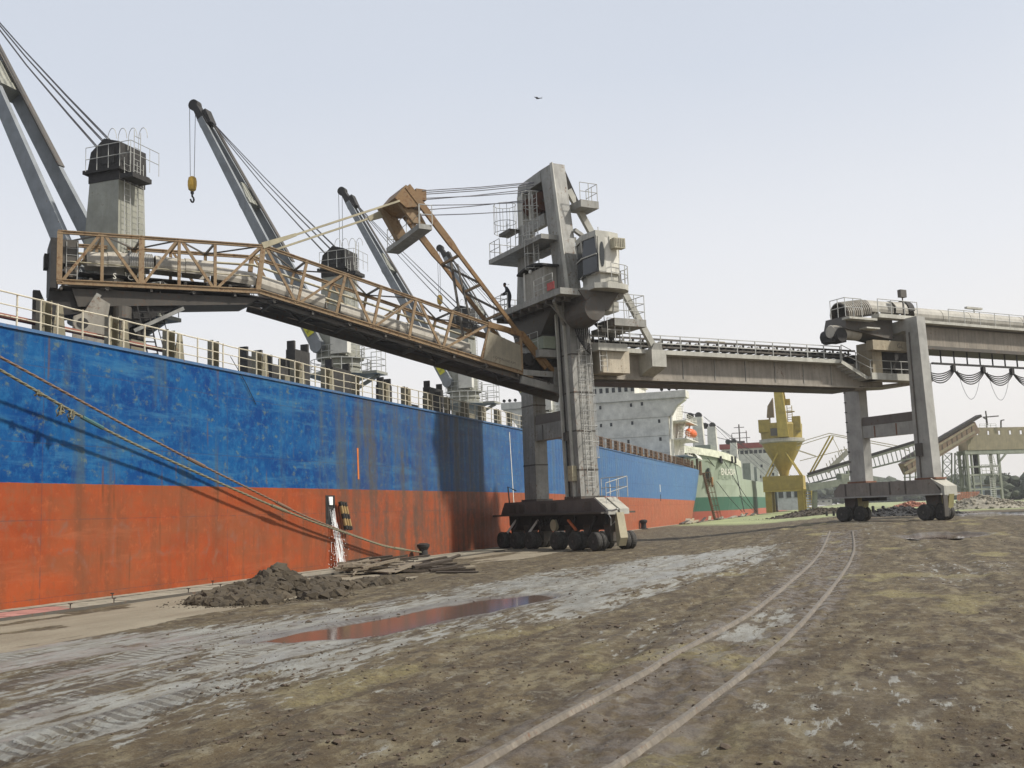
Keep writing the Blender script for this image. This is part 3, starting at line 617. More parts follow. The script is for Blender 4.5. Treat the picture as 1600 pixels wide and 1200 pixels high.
# the deck cranes
def crane(cy, hookdrop, first=False, lab=None):
    C_ = V((CXS, cy, 0)); P = lambda x, y, z: C_+V((x, y, z))
    ped = MB().lathe(P(0, 0, 8.2), (0, 0, 1), [(1.6, 0), (1.6, .15), (1.35, .2), (1.35, 4.2), (1.6, 4.6)], 28)
    cr_ = obj('deck_crane', ped, M_CRANE, ship, smooth=False)
    if lab: cr_['label'] = lab
    obj('round_platform', MB().lathe(P(0, 0, 12.95), (0, 0, 1), [(1.5, -.35), (2.35, -.05), (2.35, .1), (1.4, .1)], 32), M_CRANE, cr_)
    obj('slewing_ring', MB().lathe(P(0, 0, 13.17), (0, 0, 1), [(1.45, -.1), (1.45, .35), (1.55, .36), (1.55, .46), (1.45, .47), (1.45, .95), (1.75, .96), (1.75, 1.1), (1.3, 1.1)], 32), M_CRANE, cr_)
    mb = MB(); ring = [P(2.25*math.cos(2*math.pi*k/18), 2.25*math.sin(2*math.pi*k/18), 13.05) for k in range(19)]
    mb.rail(ring, 1.0, 1.2, .03, (.5,)); ring = [P(1.8*math.cos(2*math.pi*k/16), 1.8*math.sin(2*math.pi*k/16), 14.2) for k in range(17)]; mb.rail(ring, .9, 1.2, .028, (.5,))
    mb.rail([P(2.1, .9, 13.1), P(3.3, .9, 13.1), P(3.3, -.6, 13.1), P(2.1, -.7, 13.1)], 1.6, .9, .03, (.3, .6)); obj('railing', mb, M_RAIL, cr_)
    obj('side_platform', MB().box(CXS+2, CXS+3.4, cy-.8, cy+1.0, 12.85, 13.05).beam(P(1.3, 0, 11.9), P(3.2, 0, 12.8), .2, .25), M_CRANE, cr_)
    # tower post: tapering box
    b0 = [P(-1.35, -1.15, 14.25), P(1.05, -1.15, 14.25), P(1.05, 1.15, 14.25), P(-1.35, 1.15, 14.25)]; t0 = [P(-.95, -1.0, 20.4), P(.95, -1.0, 20.4), P(.95, 1.0, 20.4), P(-.95, 1.0, 20.4)]
    obj('tower_post', MB().hexa(b0+t0), M_CRANE, cr_)
    obj('sheave_housing', MB().box(CXS-1.25, CXS+1.15, cy-1.2, cy+1.2, 20.9, 21.1).prism([P(-1.05, -1.05, 21.1), P(1.05, -1.05, 21.1), P(1.0, -1.05, 22.45), P(.0, -1.05, 22.75), P(-.85, -1.05, 22.1)], (0, 2.1, 0)).box(CXS-1.0, CXS+1.0, cy-1.03, cy+1.03, 20.4, 20.9), M_BLACK, cr_)
    obj('sheave_slot', MB().box(CXS-.1, CXS+.7, cy-1.09, cy-1.055, 21.3, 22.2), M_HATCH, cr_)
    mb = MB(); mb.ladder(P(1.25, -.6, 14.3), P(1.15, -.6, 21.6), .45, (0, 1, 0), .32, .025); mb.ladder(P(1.35, .3, 14.3), P(1.25, .3, 21.6), .5, (0, 1, 0), .32, .025)
    obj('ladder', mb, M_RAIL, cr_)
    mb = MB(); mb.rail([P(-1.0, -1.25, 21.0), P(1.2, -1.25, 21.0), P(1.9, -1.25, 21.0), P(1.9, 1.0, 21.0)], 1.3, .8, .022, (.5,))
    for k in range(4):
        x0 = .2+k*.5; mb.tube([P(x0+.28*math.cos(a)+.2, -.9+k*.2, 22.7+.6*math.sin(a)) for a in [math.pi*j/8 for j in range(9)]]+[P(x0-.1, -.9+k*.2, 22.1)], .022, 4)
    mb.ladder(P(1.95, -.8, 20.4), P(1.95, -.8, 22.9), .5, (0, 1, 0), .3, .025); obj('cage_rail', mb, M_RAIL, cr_)
    obj('top_bracket', MB().box(CXS+1.2, CXS+2.0, cy-1.2, cy+.3, 20.35, 20.6), M_BLACK, cr_)
    obj('winch_cabin', MB().box(CXS+.1, CXS+1.5, cy-1.75, cy-1.17, 14.4, 16.3), M_WHITE, cr_)
    # jib: two box legs straddling the post, joined by cross ties, black head
    tip = P(-13.0, 0, 36.4); piv = P(-1.1, 0, 15.1); hubs = MB(); jl = []
    for sg in (-1, 1):
        a = piv+V((0, sg*1.5, 0)); e = tip+V((.7, sg*.36, -1.35))
        jl.append(obj('jib', MB().beam(a, e, .40, .95, (1, 0, .5), .3, .55), M_JIB, cr_))
        hubs.lathe(a-V((0, .32, 0)), (0, 1, 0), [(.5, 0), (.5, .64)], 16)
    hubs.beam(P(-1.1, -1.6, 15.1), P(-1.1, 1.6, 15.1), .7, .9)
    obj('jib_pivot', hubs, M_JIB, cr_)
    for f, th in ((.60, 1.5),):
        c0 = piv+(tip-piv)*f; w = 1.5*(1-f)+.36*f; d = (tip-piv).normalized()
        obj('cross_tie', MB().beam(c0-d*th/2+V((0, -w, 0)), c0-d*th/2+V((0, w, 0)), .95, .5, d).prism([c0+V((.1, -w, 0))-d*.4, c0+V((.1, w, 0))-d*.4, c0+V((.1, .35, 0))+d*1.3, c0+V((.1, -.35, 0))+d*1.3], (.3, 0, .15)), M_CRANE, cr_)
    d = (tip-piv).normalized()
    obj('jib_head', MB().beam(tip-d*2.3, tip, 1.0, .75, (1, 0, .5), .75, .45).lathe(tip+V((-.1, -.3, 0)), (0, 1, 0), [(.45, 0), (.45, .6)], 14).beam(tip-d*2.4+V((.35, 0, .25)), tip-d*1.1+V((.45, 0, .3)), .8, .4), M_BLACK, cr_)
    obj('jib_walkway', MB().beam(piv+d*8+V((.55, .7, .35)), tip-d*2.5+V((.45, .2, .25)), .5, .08, (1, 0, .5)), M_UNDER, cr_)
    mb = MB()
    for k, (x, z, dy) in enumerate(((.1, 22.6, -.55), (.15, 22.6, -.4), (-.4, 22.4, .1), (-.35, 22.4, .25), (-.85, 21.9, .6), (-.8, 21.9, .75))):
        a = P(x, dy, z); e = tip+V((.1, dy*.3, .05)); mid = (a+e)/2-V((0, 0, .22+.05*k)); mb.tube([a, (a+mid)/2-V((0, 0, .05)), mid, (e+mid)/2-V((0, 0, .05)), e], .032, 4)
    obj('luffing_cable', mb, M_ROPE, cr_)
    if hookdrop:
        hb_ = tip+V((-.35, 0, -hookdrop)); mb = MB()
        for dy in (-.32, .32): mb.tube([tip+V((-.35, dy*1.2, -.3)), hb_+V((0, dy*.8, .9))], .028, 4)
        obj('hoist_wire', mb, M_ROPE, cr_)
        mh = metal('hook_block_yellow', (.50, .30, .03), .25, .4)
        prof = [(.12, -.05), (.30, .1), (.36, .45), (.36, .8), (.30, 1.1), (.18, 1.2)]
        obj('hook_block', MB().lathe(hb_+V((0, -.0, -.3)), (0, 0, 1), prof, 12), mh, cr_)
        hk = [hb_+V((0, 0, -.3)), hb_+V((0, 0, -.75))]+[hb_+V((0, .22*math.sin(a), -1.0+.24*math.cos(a))) for a in [0.2+j*.55 for j in range(9)]]
        obj('hook', MB().tube(hk, .075, 6).lathe(hb_+V((-.06, 0, -.45)), (1, 0, 0), [(.16, 0), (.16, .12)], 10), M_BLACK, cr_)
    ws = jl[0]; d = (tip-piv).normalized(); c0 = piv+V((.05, -1.5, 0))+d*1.6
    nrm = V((0, -1, 0)); up = d; xd = up.cross(nrm)
    obj('load_plate', MB().beam(c0-d*.6+V((0, -.21, 0)), c0+d*.6+V((0, -.21, 0)), .6, .012, (0, 1, 0)), plain('placard_yellow', (.55, .52, .04)), cr_)
    for k in range(2): text('load_lettering', 'SWL' if k == 0 else '25T', .28, c0+d*(.26-.5*k)+V((0, -.225, 0)), xd, d, plain('placard_black', (.05, .05, .03)), cr_)
    return cr_
for cy, hd in ((43.5, 9.0), (68, 6.9), (93, 11.5), (119, 7.0)): crane(cy, hd)
# superstructure
SY = 147.0; M_CR2 = M_WHITE
mb = MB().box(-50.0, -26.9, SY, SY+12, 8.0, 17.95)
house = obj('superstructure', mb, M_CR2, ship)
mb = MB().box(-52.4, -24.15, SY-.35, SY+2.6, 17.95, 18.95).box(-48.5, -31.6, SY-.3, SY+8, 18.95, 20.35).box(-48.8, -31.3, SY-.55, SY+8.3, 20.35, 20.5)
mb.prism([(-26.9, SY, 15.2), (-26.9, SY, 17.95), (-24.3, SY, 17.95), (-24.4, SY, 17.6), (-25.9, SY, 16.6), (-26.4, SY, 15.6)], (0, 1.6, 0))
mb.prism([(-50, SY, 15.2), (-50, SY, 17.95), (-52.3, SY, 17.95), (-51.5, SY, 16.9), (-50.4, SY, 15.8)], (0, 1.6, 0))
obj('bridge', mb, M_CR2, ship)
for i in range(18):
    p = onY(937.3-10.35*i if i else 937.3, 610.5-.3, SY-.31) if False else None
wz = onY(957, 609.5, SY-.32).z
for i in range(16):
    x = onY(988.5, 606, SY).x-i*.945
    w = obj('window', MB().box(x-.24, x+.24, SY-.325, SY-.29, wz-.38, wz+.34), M_SHADE, ship)
for px, py in ((938, 637), (986, 633), (1003, 631), (939, 665), (955, 663.5), (988, 661), (1030, 658), (982, 690), (1032, 686), (860, 648), (875, 647), (840, 640), (905, 640), (905, 668), (870, 676)):
    p = onY(px, py, SY)
    obj('window', MB().box(p.x-.17, p.x+.17, SY-.03, SY-.002, p.z-.26, p.z+.26), M_SHADE, ship)
mb = MB()
for z in (15.25, 12.55, 10.1): mb.box(-50.02, -26.88, SY-.05, SY-.004, z, z+.05)
obj('deck_line', mb, metal('cream_dark', (.35, .34, .29), .2, .4), ship)
mb = MB()
for x in (-27.6, -26.5, -25.4, -51.9, -51.0, -50.1): mb.lathe((x, SY-.2, 19.25), (0, -1, 0), [(.22, -.12), (.25, .12)], 10).tube([(x, SY-.1, 18.9), (x, SY-.1, 19.2)], .05, 5)
obj('floodlight', mb, M_BLACK, ship)
for z in (9.6, 12.0, 14.6):
    obj('side_deck', MB().box(-26.9, -24.6, SY+1.2, SY+12, z, z+.14), M_CR2, ship)
    obj('railing', MB().rail([(-24.7, SY+1.3, z+.14), (-24.7, SY+11.8, z+.14)], 1.0, 1.5, .03, (.33, .66)), M_WHITE, ship)
    obj('stair', MB().ladder((-25.6, SY+1.6, z), (-25.6, SY+3.6, z+2.6), .8, (1, 0, 0), .3, .05), M_WHITE, ship)
mb = MB().tube([(-26.7, SY+.3, 12), (-26.5, SY+.3, 15.4), (-25.6, SY+.3, 16.9)], .22, 8); mb.box(-26.9, -26.5, SY+1, SY+1.3, 8, 16); obj('fairing', mb, M_WHITE, ship)
lb = MB().lathe((-25.0, SY+5.2, 13.2), (0, 1, 0), [(.3, 0), (.6, .5), (.68, 1.5), (.68, 3.8), (.55, 5.0), (.15, 5.6)], 12)
obj('lifeboat', lb, plain('lifeboat_orange', (.60, .11, .02), .5), ship, smooth=True)
obj('davit', MB().tube([(-26.5, SY+6, 12.1), (-25.2, SY+6, 15.2), (-24.4, SY+6, 15.0)], .14, 6).tube([(-26.5, SY+10, 12.1), (-25.2, SY+10, 15.2), (-24.4, SY+10, 15.0)], .14, 6), M_WHITE, ship)
obj('signal_mast', MB().tube([(-37, SY+3, 20.4), (-37, SY+3, 27)], .18, 6).tube([(-39, SY+3, 24.5), (-35, SY+3, 24.5)], .06, 5).box(-33.5, -31.9, SY+5, SY+8, 20.5, 24), M_WHITE, ship)
# mooring deck clutter and crane at the stern
mb = MB(); rn = random.Random(4)
for i in range(26):
    x = rn.uniform(-27, -24.6); y = rn.uniform(152, 160); h = rn.uniform(.5, 2.0); w = rn.uniform(.1, .35); mb.box(x, x+w, y, y+w*1.5, deckz(y)-.6, deckz(y)+h)
obj('mooring_gear', mb, M_RUSTY, ship)
mb = MB().lathe((-24.9, 155.5, deckz(155)+2.0), (0, 1, 0), [(1.2, -2.5), (1.3, -1), (1.3, 1), (1.1, 2.4)], 14); 
obj('rescue_boat', MB().half((-24.9, 152.8, 9.2), (-24.9, 157.4, 9.0), 1.0, 10, .06, 10, 170), M_WHITE, ship)
# gangway ladder from the stern down to the quay
gw = thing('gangway_ladder', 'steep dark rusty gangway ladder hanging from the stern of the blue ship', 'gangway', tuple(onX(1116, 811, -22.8)))
a = onX(1099, 739, -23.6); e = onX(1117, 811, -22.8)
for k, nm_ in ((-.45, 'side_rail'), (.45, 'side_rail')):
    obj(nm_, MB().beam(a+V((0, k, 0)), e+V((0, k, 0)), .12, .28, (1, 0, 0)), M_RUSTY, gw)
mb = MB(); st = [a+(e-a)*i/24 for i in range(1, 24)]
for c_ in st: mb.box(c_.x-.14, c_.x+.14, c_.y-.45, c_.y+.45, c_.z-.03, c_.z+.03)
obj('treads', mb, M_UNDER, gw)
mb = MB()
for k in (-.45, .45): mb.rail([a+V((.1, k, 0)), e+V((.1, k, 0))], .9, 1.1, .03, (.5,), (1, 0, .1))
obj('handrail', mb, M_RUSTY, gw)
# ================================================================== THE SHIP LOADER (tower on tyres, slewing boom)
ld = thing('ship_loader', 'grey ship loader tower on rubber tyres with long rust-brown conveyor boom over the ship', 'ship loader', tuple(OT))
def wheel(parent, c, ax, r=.53, w=.32):
    t_ = obj('wheel', MB().lathe(V(c)-V(ax)*w/2, ax, [(r*.60, 0), (r*.72, -.015), (r*.93, .0), (r, w*.2), (r*1.0, w*.8), (r*.93, w), (r*.72, w+.015), (r*.6, w)], 28), M_RUB, parent, smooth=False)
    obj('rim', MB().lathe(V(c)-V(ax)*(w/2+.0), ax, [(r*.59, .03), (r*.55, .05), (r*.36, .12), (r*.2, .10), (r*.16, .02), (r*.05, .02)], 18), M_RIM, t_)
    obj('hub', MB().lathe(V(c)-V(ax)*(w/2+.02), ax, [(r*.15, 0), (r*.17, .1)], 10), M_UNDER, t_)
    return t_
def copy_wheel(src, parent, c, so_):
    o = inst(src, parent, V(WO[src.name])+(V(c)-so_))
    for ch in src.children:
        k = ch.copy(); COL.objects.link(k); k.parent = o; WO[k.name] = WO[ch.name]+(V(c)-so_)
    return o
w0 = wheel(ld, T(-1.15, -6.7, .53), U3); wc = T(-1.15, -6.7, .53)
WB = [(-6.7,), (-4.9,), (-3.0,), (.2,), (2.3,), (4.5,)]
for (b_,) in WB:
    for a_ in (-1.15, -.78, .78, 1.15):
        if b_ == -6.7 and a_ == -1.15: continue
        copy_wheel(w0, ld, T(a_, b_, .53), wc)
for (b_,) in WB:
    mb = MB().tube([T(-1.0, b_, .53), T(1.0, b_, .53)], .09, 8); mb.box(-.3, .3, b_-.1, b_+.25, .5, 1.2, T).prism([T(-.35, b_-.5, 2.0), T(-.35, b_+.75, 2.0), T(-.35, b_+.2, .9), T(-.35, b_-.12, .5)], U3*.7)
    obj('axle_arm', mb, M_UNDER, ld)
mb = MB()
for b0, b1 in ((-6.8, -2.9), (.1, 4.6)):
    mb.box(-.32, .32, b0, b1, 1.15, 1.44, T)
obj('bogie_equaliser', mb, M_BLACK, ld)
obj('under_chassis', MB().box(-.6, .6, -6.7, 4.7, 1.45, 2.055, T), M_BLACK, ld)
mb = MB()
for b_ in (-5.8, -3.9, 1.2, 3.4): mb.tube([T(-.9, b_, .8), T(-.7, b_+.5, 1.9)], .08, 6)
for k in range(9): mb.tube([T(-.95, -2.4+k*.3, 1.9), T(-.95, -2.3+k*.32, 1.45-.1*math.sin(k)), T(-.8, -2.0+k*.3, 1.95)], .035, 4)
mb.box(-.8, .6, -2.2, -.4, 1.1, 1.9, T); obj('drive_hoses', mb, M_BLACK, ld)
for b_, col_ in ((-6.2, 'chock_pale'), (-3.3, 'chock_pale')):
    obj('hydraulic_ram', MB().beam(T(-1.05, b_, 1.0), T(-.6, b_+.45, 1.8), .12, .12), plain('ram_white', (.5, .48, .44)), ld)
obj('hydraulic_ram', MB().beam(T(-1.0, 1.4, 1.75), T(-.9, 2.1, 1.15), .14, .10), plain('ram_orange', (.45, .12, .04)), ld)
obj('hose_reel', MB().lathe(T(-1.1, -.2, 1.45), U3, [(.35, 0), (.35, .05), (.15, .06), (.15, .15), (.35, .16), (.35, .2)], 16), M_STAY, ld)
mb = MB().prism([T(-.75, -7.6, 2.163), T(-.75, -7.0, 2.95), T(-.75, 3.9, 2.95), T(-.75, 5.1, 2.163)], U3*1.5)
obj('bogie_beam', mb, metal('bogie_dark', (.12, .105, .095), .3, .45), ld)
obj('rim_plate', MB().box(-1.15, 1.15, -8.3, 5.2, 2.06, 2.16, T), M_UNDER, ld)
obj('end_cowl', MB().prism([T(-.7, 3.95, 2.98), T(-.7, 5.25, 2.3), T(-.7, 5.25, 2.0), T(-.7, 5.12, 2.0), T(-.7, 5.1, 2.22), T(-.7, 3.9, 2.9)], U3*.62).prism([T(.08, 3.95, 2.98), T(.08, 5.25, 2.3), T(.08, 5.25, 2.0), T(.08, 5.12, 2.0), T(.08, 5.1, 2.22), T(.08, 3.9, 2.9)], U3*.62), M_GREYL, ld)
obj('mudguard', MB().prism([T(-.2, 5.05, 2.1), T(-.2, 5.3, 2.1), T(-.2, 5.6, .7), T(-.2, 5.35, .25), T(-.2, 5.2, .25)], U3*.5), M_STAY, ld)
obj('control_pipe', MB().tube([T(-.8, 5.2, 2.25), T(-.8, 5.8, 2.2), T(-.7, 6.2, 2.3)], .05, 6).tube([T(-.85, 5.3, 2.2), T(-.85, 5.7, 1.8), T(-.8, 5.6, 1.4), T(-.8, 6.0, 1.6)], .02, 4), M_RAIL, ld)
obj('railing', MB().rail([T(.9, 2.2, 2.97), T(.9, 4.9, 2.97), T(-.6, 4.95, 2.6)], 1.15, 1.0, .025, (.5,)), M_RAIL, ld)
obj('bar_frame', MB().tube([T(-.6, -6.6, 2.9), T(-.6, -6.75, 4.0), T(-.3, -6.2, 3.7)], .05, 5), M_UNDER, ld)
# legs
obj('leg', MB().box(-.45, .45, -4.75, -3.2, 2.97, 12.9, T), M_GREY, ld)
obj('leg_flange', MB().box(-.6, .6, -4.95, -3.0, 2.95, 3.08, T), M_UNDER, ld)
rl = MB(); B0, B1 = 1.0, .55
rl.hexa([T(-.62, B0, 2.97), T(-.62, B0+1.35, 2.97), T(.68, B0+1.35, 2.97), T(.68, B0, 2.97), T(-.62, B1, 14.7), T(-.62, B1+1.25, 14.7), T(.68, B1+1.25, 14.7), T(.68, B1, 14.7)])
obj('leg', rl, M_GREY, ld)
mb = MB()
for a_, bo in ((-.80, .0), (-.80, .35)):
    mb.hexa([T(a_, B0-.12+bo*2.4, 3), T(a_, B0+.02+bo*2.4, 3), T(a_+.16, B0+.02+bo*2.4, 3), T(a_+.16, B0-.12+bo*2.4, 3), T(a_, B1-.12+bo*2.4, 14.6), T(a_, B1+.02+bo*2.4, 14.6), T(a_+.16, B1+.02+bo*2.4, 14.6), T(a_+.16, B1-.12+bo*2.4, 14.6)])
obj('leg_rib', mb, M_GREYL, ld)
obj('leg_conduit', MB().tube([T(-.75, 1.28, 3), T(-.75, .86, 14.5)], .05, 5), M_BLACK, ld)
obj('leg_flange', MB().box(-.8, .85, .75, 2.6, 2.95, 3.1, T), M_UNDER, ld)
mb = MB(); mb.ladder(T(.1, 2.47, 3.3), T(.1, 1.93, 13.6), .5, U3, .3, .022, V3, .42)
obj('caged_ladder', mb, M_RAIL, ld)
mb = MB().box(-.35, .35, -3.2, 1.0, 6.75, 7.75, T); obj('cross_beam', mb, M_GREY, ld)
obj('beam_cap', MB().prism([T(-.36, -3.75, 7.76), T(-.36, -3.0, 8.35), T(-.36, 1.0, 8.35), T(-.36, 1.0, 7.76)], U3*.72), metal('cap_dark', (.13, .115, .10), .3, .5), ld)
for b_ in (-2.3, .1): obj('beam_stiffener', MB().box(-.38, -.352, b_, b_+.07, 6.77, 7.7, T), M_UNDER, ld)
for z in np.arange(4.6, 12.5, 2.3):
    f = (z-2.97)/11.73; b0 = B0+(B1-B0)*f; b1 = B0+1.35+(B1+1.25-B0-1.35)*f
    obj('splice_plate', MB().box(-.64, .70, b0-.02, b1+.02, z, z+.09, T), M_UNDER, ld)
for z in (5.2, 9.0, 11.4): obj('splice_plate', MB().box(-.47, .47, -4.77, -3.18, z, z+.08, T), M_UNDER, ld)
for b_, z in ((-6.2, 2.45), (-5.0, 2.45), (-2.2, 2.45), (-.9, 2.45), (2.9, 2.45)): obj('side_hatch', MB().box(-.79, -.751, b_, b_+.7, z-.18, z+.32, T), M_UNDER, ld)
obj('junction_box', MB().box(-.95, -.64, 1.5, 2.0, 4.0, 4.9, T), M_STAY, ld); obj('junction_box', MB().box(-.98, -.8, 1.2, 1.55, 6.4, 6.9, T), M_UNDER, ld)
obj('warning_panel', MB().box(-2.45, -2.41, 2.5, 3.3, 15.1, 15.55, T), plain('warning_red', (.38, .07, .06)), ld)
# slewing girder and machinery platform
mb = MB().hexa([T(-1.0, -4.2, 12.9), T(-1.0, -.9, 13.2), T(1.0, -.9, 13.2), T(1.0, -4.2, 12.9), T(-1.3, -4.4, 14.65), T(-1.3, 1.2, 14.65), T(1.3, 1.2, 14.65), T(1.3, -4.4, 14.65)])
obj('slewing_girder', mb, M_UNDER, ld)
obj('machinery_platform', MB().box(-2.4, 2.0, -4.6, 3.9, 14.68, 15.05, T), M_GREY, ld)
mb = MB()
for k in range(8): mb.box(-2.3, -1.25, -4.3+k*1.05, -4.2+k*1.05, 14.42, 14.67, T)
mb.box(-1.9, -1.8, -4.4, 3.5, 14.45, 14.67, T); obj('platform_joist', mb, M_UNDER, ld)
obj('gusset', MB().prism([T(-2.2, 1.9, 14.66), T(-.7, 1.9, 14.66), T(-.7, 1.9, 13.2)], V3*.1).beam(T(-2.2, 2.8, 14.5), T(-.7, 1.4, 13.4), .15, .2), M_GREY, ld)
obj('hydraulic_drum', MB().lathe(T(-.2, 2.1, 13.9), V3, [(.9, 0), (.95, .8), (.7, 2.0), (.3, 2.05)], 20).box(-1.0, .8, 1.8, 3.4, 13.6, 14.66, T), M_UNDER, ld)
mb = MB()
for k in range(7): mb.tube([T(-.5+k*.1, 2.2+.1*k, 13.2), T(-.4, 2.5+.12*k, 12.3-.12*k), T(.1, 2.9, 12.0-.1*k), T(.5, 2.3, 13.0)], .035, 4)
obj('cable_loops', mb, M_BLACK, ld)
obj('railing', MB().rail([T(-2.35, -2.6, 15.05), T(-2.35, -4.5, 15.05), T(0, -4.5, 15.05)], 1.05, .9, .025, (.33, .66)).rail([T(-2.35, .8, 15.05), T(-2.35, 3.0, 15.05)], 1.05, .9, .025, (.33, .66)).rail([T(-.9, -5.0, 15.0), T(-.9, -5.8, 15.0), T(.2, -5.8, 15.0)], .9, .4, .022, (.5,)), M_RAIL, ld)
obj('machinery_house', MB().box(-1.75, -.9, -1.5, 1.1, 15.06, 16.98, T).box(-.9, .0, -1.5, .3, 15.06, 16.98, T), metal('stained_house_sheet', (.30, .285, .24), .35, .7), ld)
mb = MB(); N_ = 8
pts = [T(-2.0, -1.95+3.3*i/N_, 17.05+.32*math.sin(math.pi*(i+.6)/(N_+1.2))) for i in range(N_+1)]
mb.prism(pts+[p-V((0, 0, .12)) for p in pts[::-1]], U3*2.2); obj('house_roof', mb, M_BLACK, ld)
obj('house_panel', MB().box(-1.785, -1.755, -1.48, -1.3, 15.2, 17.1, T), M_WHITE, ld)
obj('bulkhead_lamp', MB().lathe(T(-1.8, -.5, 17.0), -U3, [(.14, 0), (.1, .1)], 10), plain('lamp_white', (.7, .7, .66)), ld)
# mast: two tapering columns and a deep sheave head
def hx(a0, a1, bl0, br0, z0, bl1, br1, z1): return MB().hexa([T(a0, bl0, z0), T(a0, br0, z0), T(a1, br0, z0), T(a1, bl0, z0), T(a0, bl1, z1), T(a0, br1, z1), T(a1+(.0), br1, z1), T(a1, bl1, z1)])
obj('mast_column', hx(-.85, -.5, -4.25, -2.75, 15.06, -3.6, -2.0, 20.0), M_GREY, ld)
obj('mast_column', hx(-.85, .05, .95, 2.35, 15.06, -.45, 1.02, 23.6), M_GREYL if False else M_GREY, ld)
obj('mast_flange', hx(-.92, -.86, 2.15, 2.5, 15.06, .82, 1.12, 23.62), M_GREYL, ld)
obj('head_beam', MB().prism([T(-.85, -3.55, 22.75), T(-.85, -3.4, 23.45), T(-.85, -.45, 23.6), T(-.85, -.45, 22.85)], U3*.85), M_GREY, ld)
obj('head_sill', MB().box(-.85, -.5, -3.6, -.2, 20.0, 20.75, T), M_GREY, ld)
obj('head_post', MB().box(-.85, .0, -3.6, -2.9, 20.75, 22.75, T).box(-.8, .0, -2.2, -1.95, 20.75, 22.8, T), M_GREYL, ld)
obj('head_backplate', MB().box(-.05, .02, -2.9, -.2, 20.7, 22.85, T), M_UNDER, ld)
for b_ in (-2.55, -1.55, -1.05):
    obj('sheave', MB().lathe(T(-.45, b_, 21.8), V3, [(.62, 0), (.56, .04), (.56, .12), (.62, .16)], 22), metal('sheave_rust', (.10, .045, .03), .5, .4), ld)
obj('sheave_pin', MB().tube([T(-.45, -2.8, 21.8), T(-.45, -.5, 21.8)], .09, 8), M_UNDER, ld)
obj('access_platform', MB().box(-2.0, .5, -5.7, 1.3, 18.65, 18.95, T).box(-.7, .0, -2.1, 1.0, 18.35, 18.55, T), M_GREY, ld)
obj('railing', MB().rail([T(.4, -5.6, 18.95), T(-1.95, -5.6, 18.95), T(-1.95, -4.2, 18.95)], 1.1, .75, .025, (.5,)).rail([T(-1.95, -2.0, 18.95), T(-1.95, -.2, 18.95)], 1.1, .75, .025, (.5,)), M_RAIL, ld)
mb = MB(); mb.ladder(T(-1.2, -4.3, 18.95), T(-1.2, -4.3, 21.4), .5, V3, .3, .022)
for z in (20.6, 21.3, 22.5):
    mb.tube([T(-1.2+.75*math.cos(t_), -4.7+.75*math.sin(t_), z) for t_ in [2*math.pi*j/10 for j in range(11)]], .022, 4)
for j in range(0, 10, 1): t_ = 2*math.pi*j/10; mb.tube([T(-1.2+.75*math.cos(t_), -4.7+.75*math.sin(t_), 20.6), T(-1.2+.75*math.cos(t_), -4.7+.75*math.sin(t_), 22.5)], .02, 4)
obj('basket_cage', mb, M_RAIL, ld)
obj('small_landing', MB().box(-1.6, -.86, -4.9, -3.4, 20.35, 20.55, T), M_UNDER, ld)
mb = MB(); mb.ladder(T(-1.5, -.2, 15.1), T(-1.5, -.2, 18.9), .5, V3, .3, .03, -U3, .42); mb.ladder(T(-1.4, -.35, 17.2), T(-1.4, -.35, 22.0), .5, V3, .3, .03, -U3, .45)
obj('caged_ladder', mb, M_RAIL, ld)
obj('rear_landing', MB().box(.3, 1.6, .9, 2.3, 20.6, 21.05, T), M_GREY, ld)
obj('railing', MB().rail([T(.3, 2.25, 21.05), T(1.55, 2.25, 21.05), T(1.55, 1.0, 21.05)], 1.1, .7, .025, (.5,)), M_RAIL, ld)
obj('head_shackle', MB().beam(T(.1, .6, 23.4), T(.9, 1.2, 20.7), .35, .35), M_UNDER, ld)
# back stays down to the bridge
for b0, b1 in ((1.3, 1.9),):
    obj('back_stay', MB().beam(T(.25, b0-.3, 22.0), T(5.5, b1, 12.15), .32, .36), M_GREYL if b0 > 0 else M_GREY, ld)
obj('stay_brace', MB().beam(T(.0, 1.9, 19.2), T(2.0, 1.45, 18.4), .22, .22), M_GREY, ld)
obj('short_strut', MB().beam(T(.6, 2.0, 13.9), T(2.3, 2.0, 12.5), .14, .14), M_BLACK, ld)
# operator cab
cbt = thing('cab_anchor', None, None) if False else None
zc0, zc1 = 15.35, 18.35
plan = [(-.25, 2.35), (-.62, 3.55), (-.5, 4.95), (.45, 4.95), (1.2, 4.75), (1.2, 2.35)]
planl = [(.0, 2.6), (-.25, 3.5), (-.15, 4.7), (.45, 4.75), (1.2, 4.6), (1.2, 2.6)]
cab = obj('operator_cab', MB().prism([T(a_, b_, zc0) for a_, b_ in planl], V((0, 0, .6))).prism([T(a_, b_, zc1-.35) for a_, b_ in plan], V((0, 0, .35))), M_GREYL, ld)
mb = MB().prism([T(.3+(a_-.3)*.93, 3.6+(b_-3.6)*.95, zc0+.6) for a_, b_ in plan], V((0, 0, 2.07))); obj('glazing', mb, M_GLASS, cab)
for i in range(len(plan)):
    a_, b_ = plan[i]; lo = planl[i]
    obj('window_frame', MB().beam(T(*lo, zc0+.5), T(a_, b_, zc1-.3), .10, .10), M_GREYL, cab)
mb = MB()
for i in range(2): mb.beam(T(*plan[i], 16.95), T(*plan[i+1], 16.95), .05, .07)
obj('window_frame', mb, M_GREYL, cab)
obj('cab_rear_wall', MB().prism([T(-.3, 4.94, zc0+.55), T(.45, 4.94, zc0+.55), T(1.19, 4.74, zc0+.55), T(1.19, 2.4, zc0+.55), T(-.3, 4.0, zc0+.55)], V((0, 0, 2.1))), M_WHITE, cab)
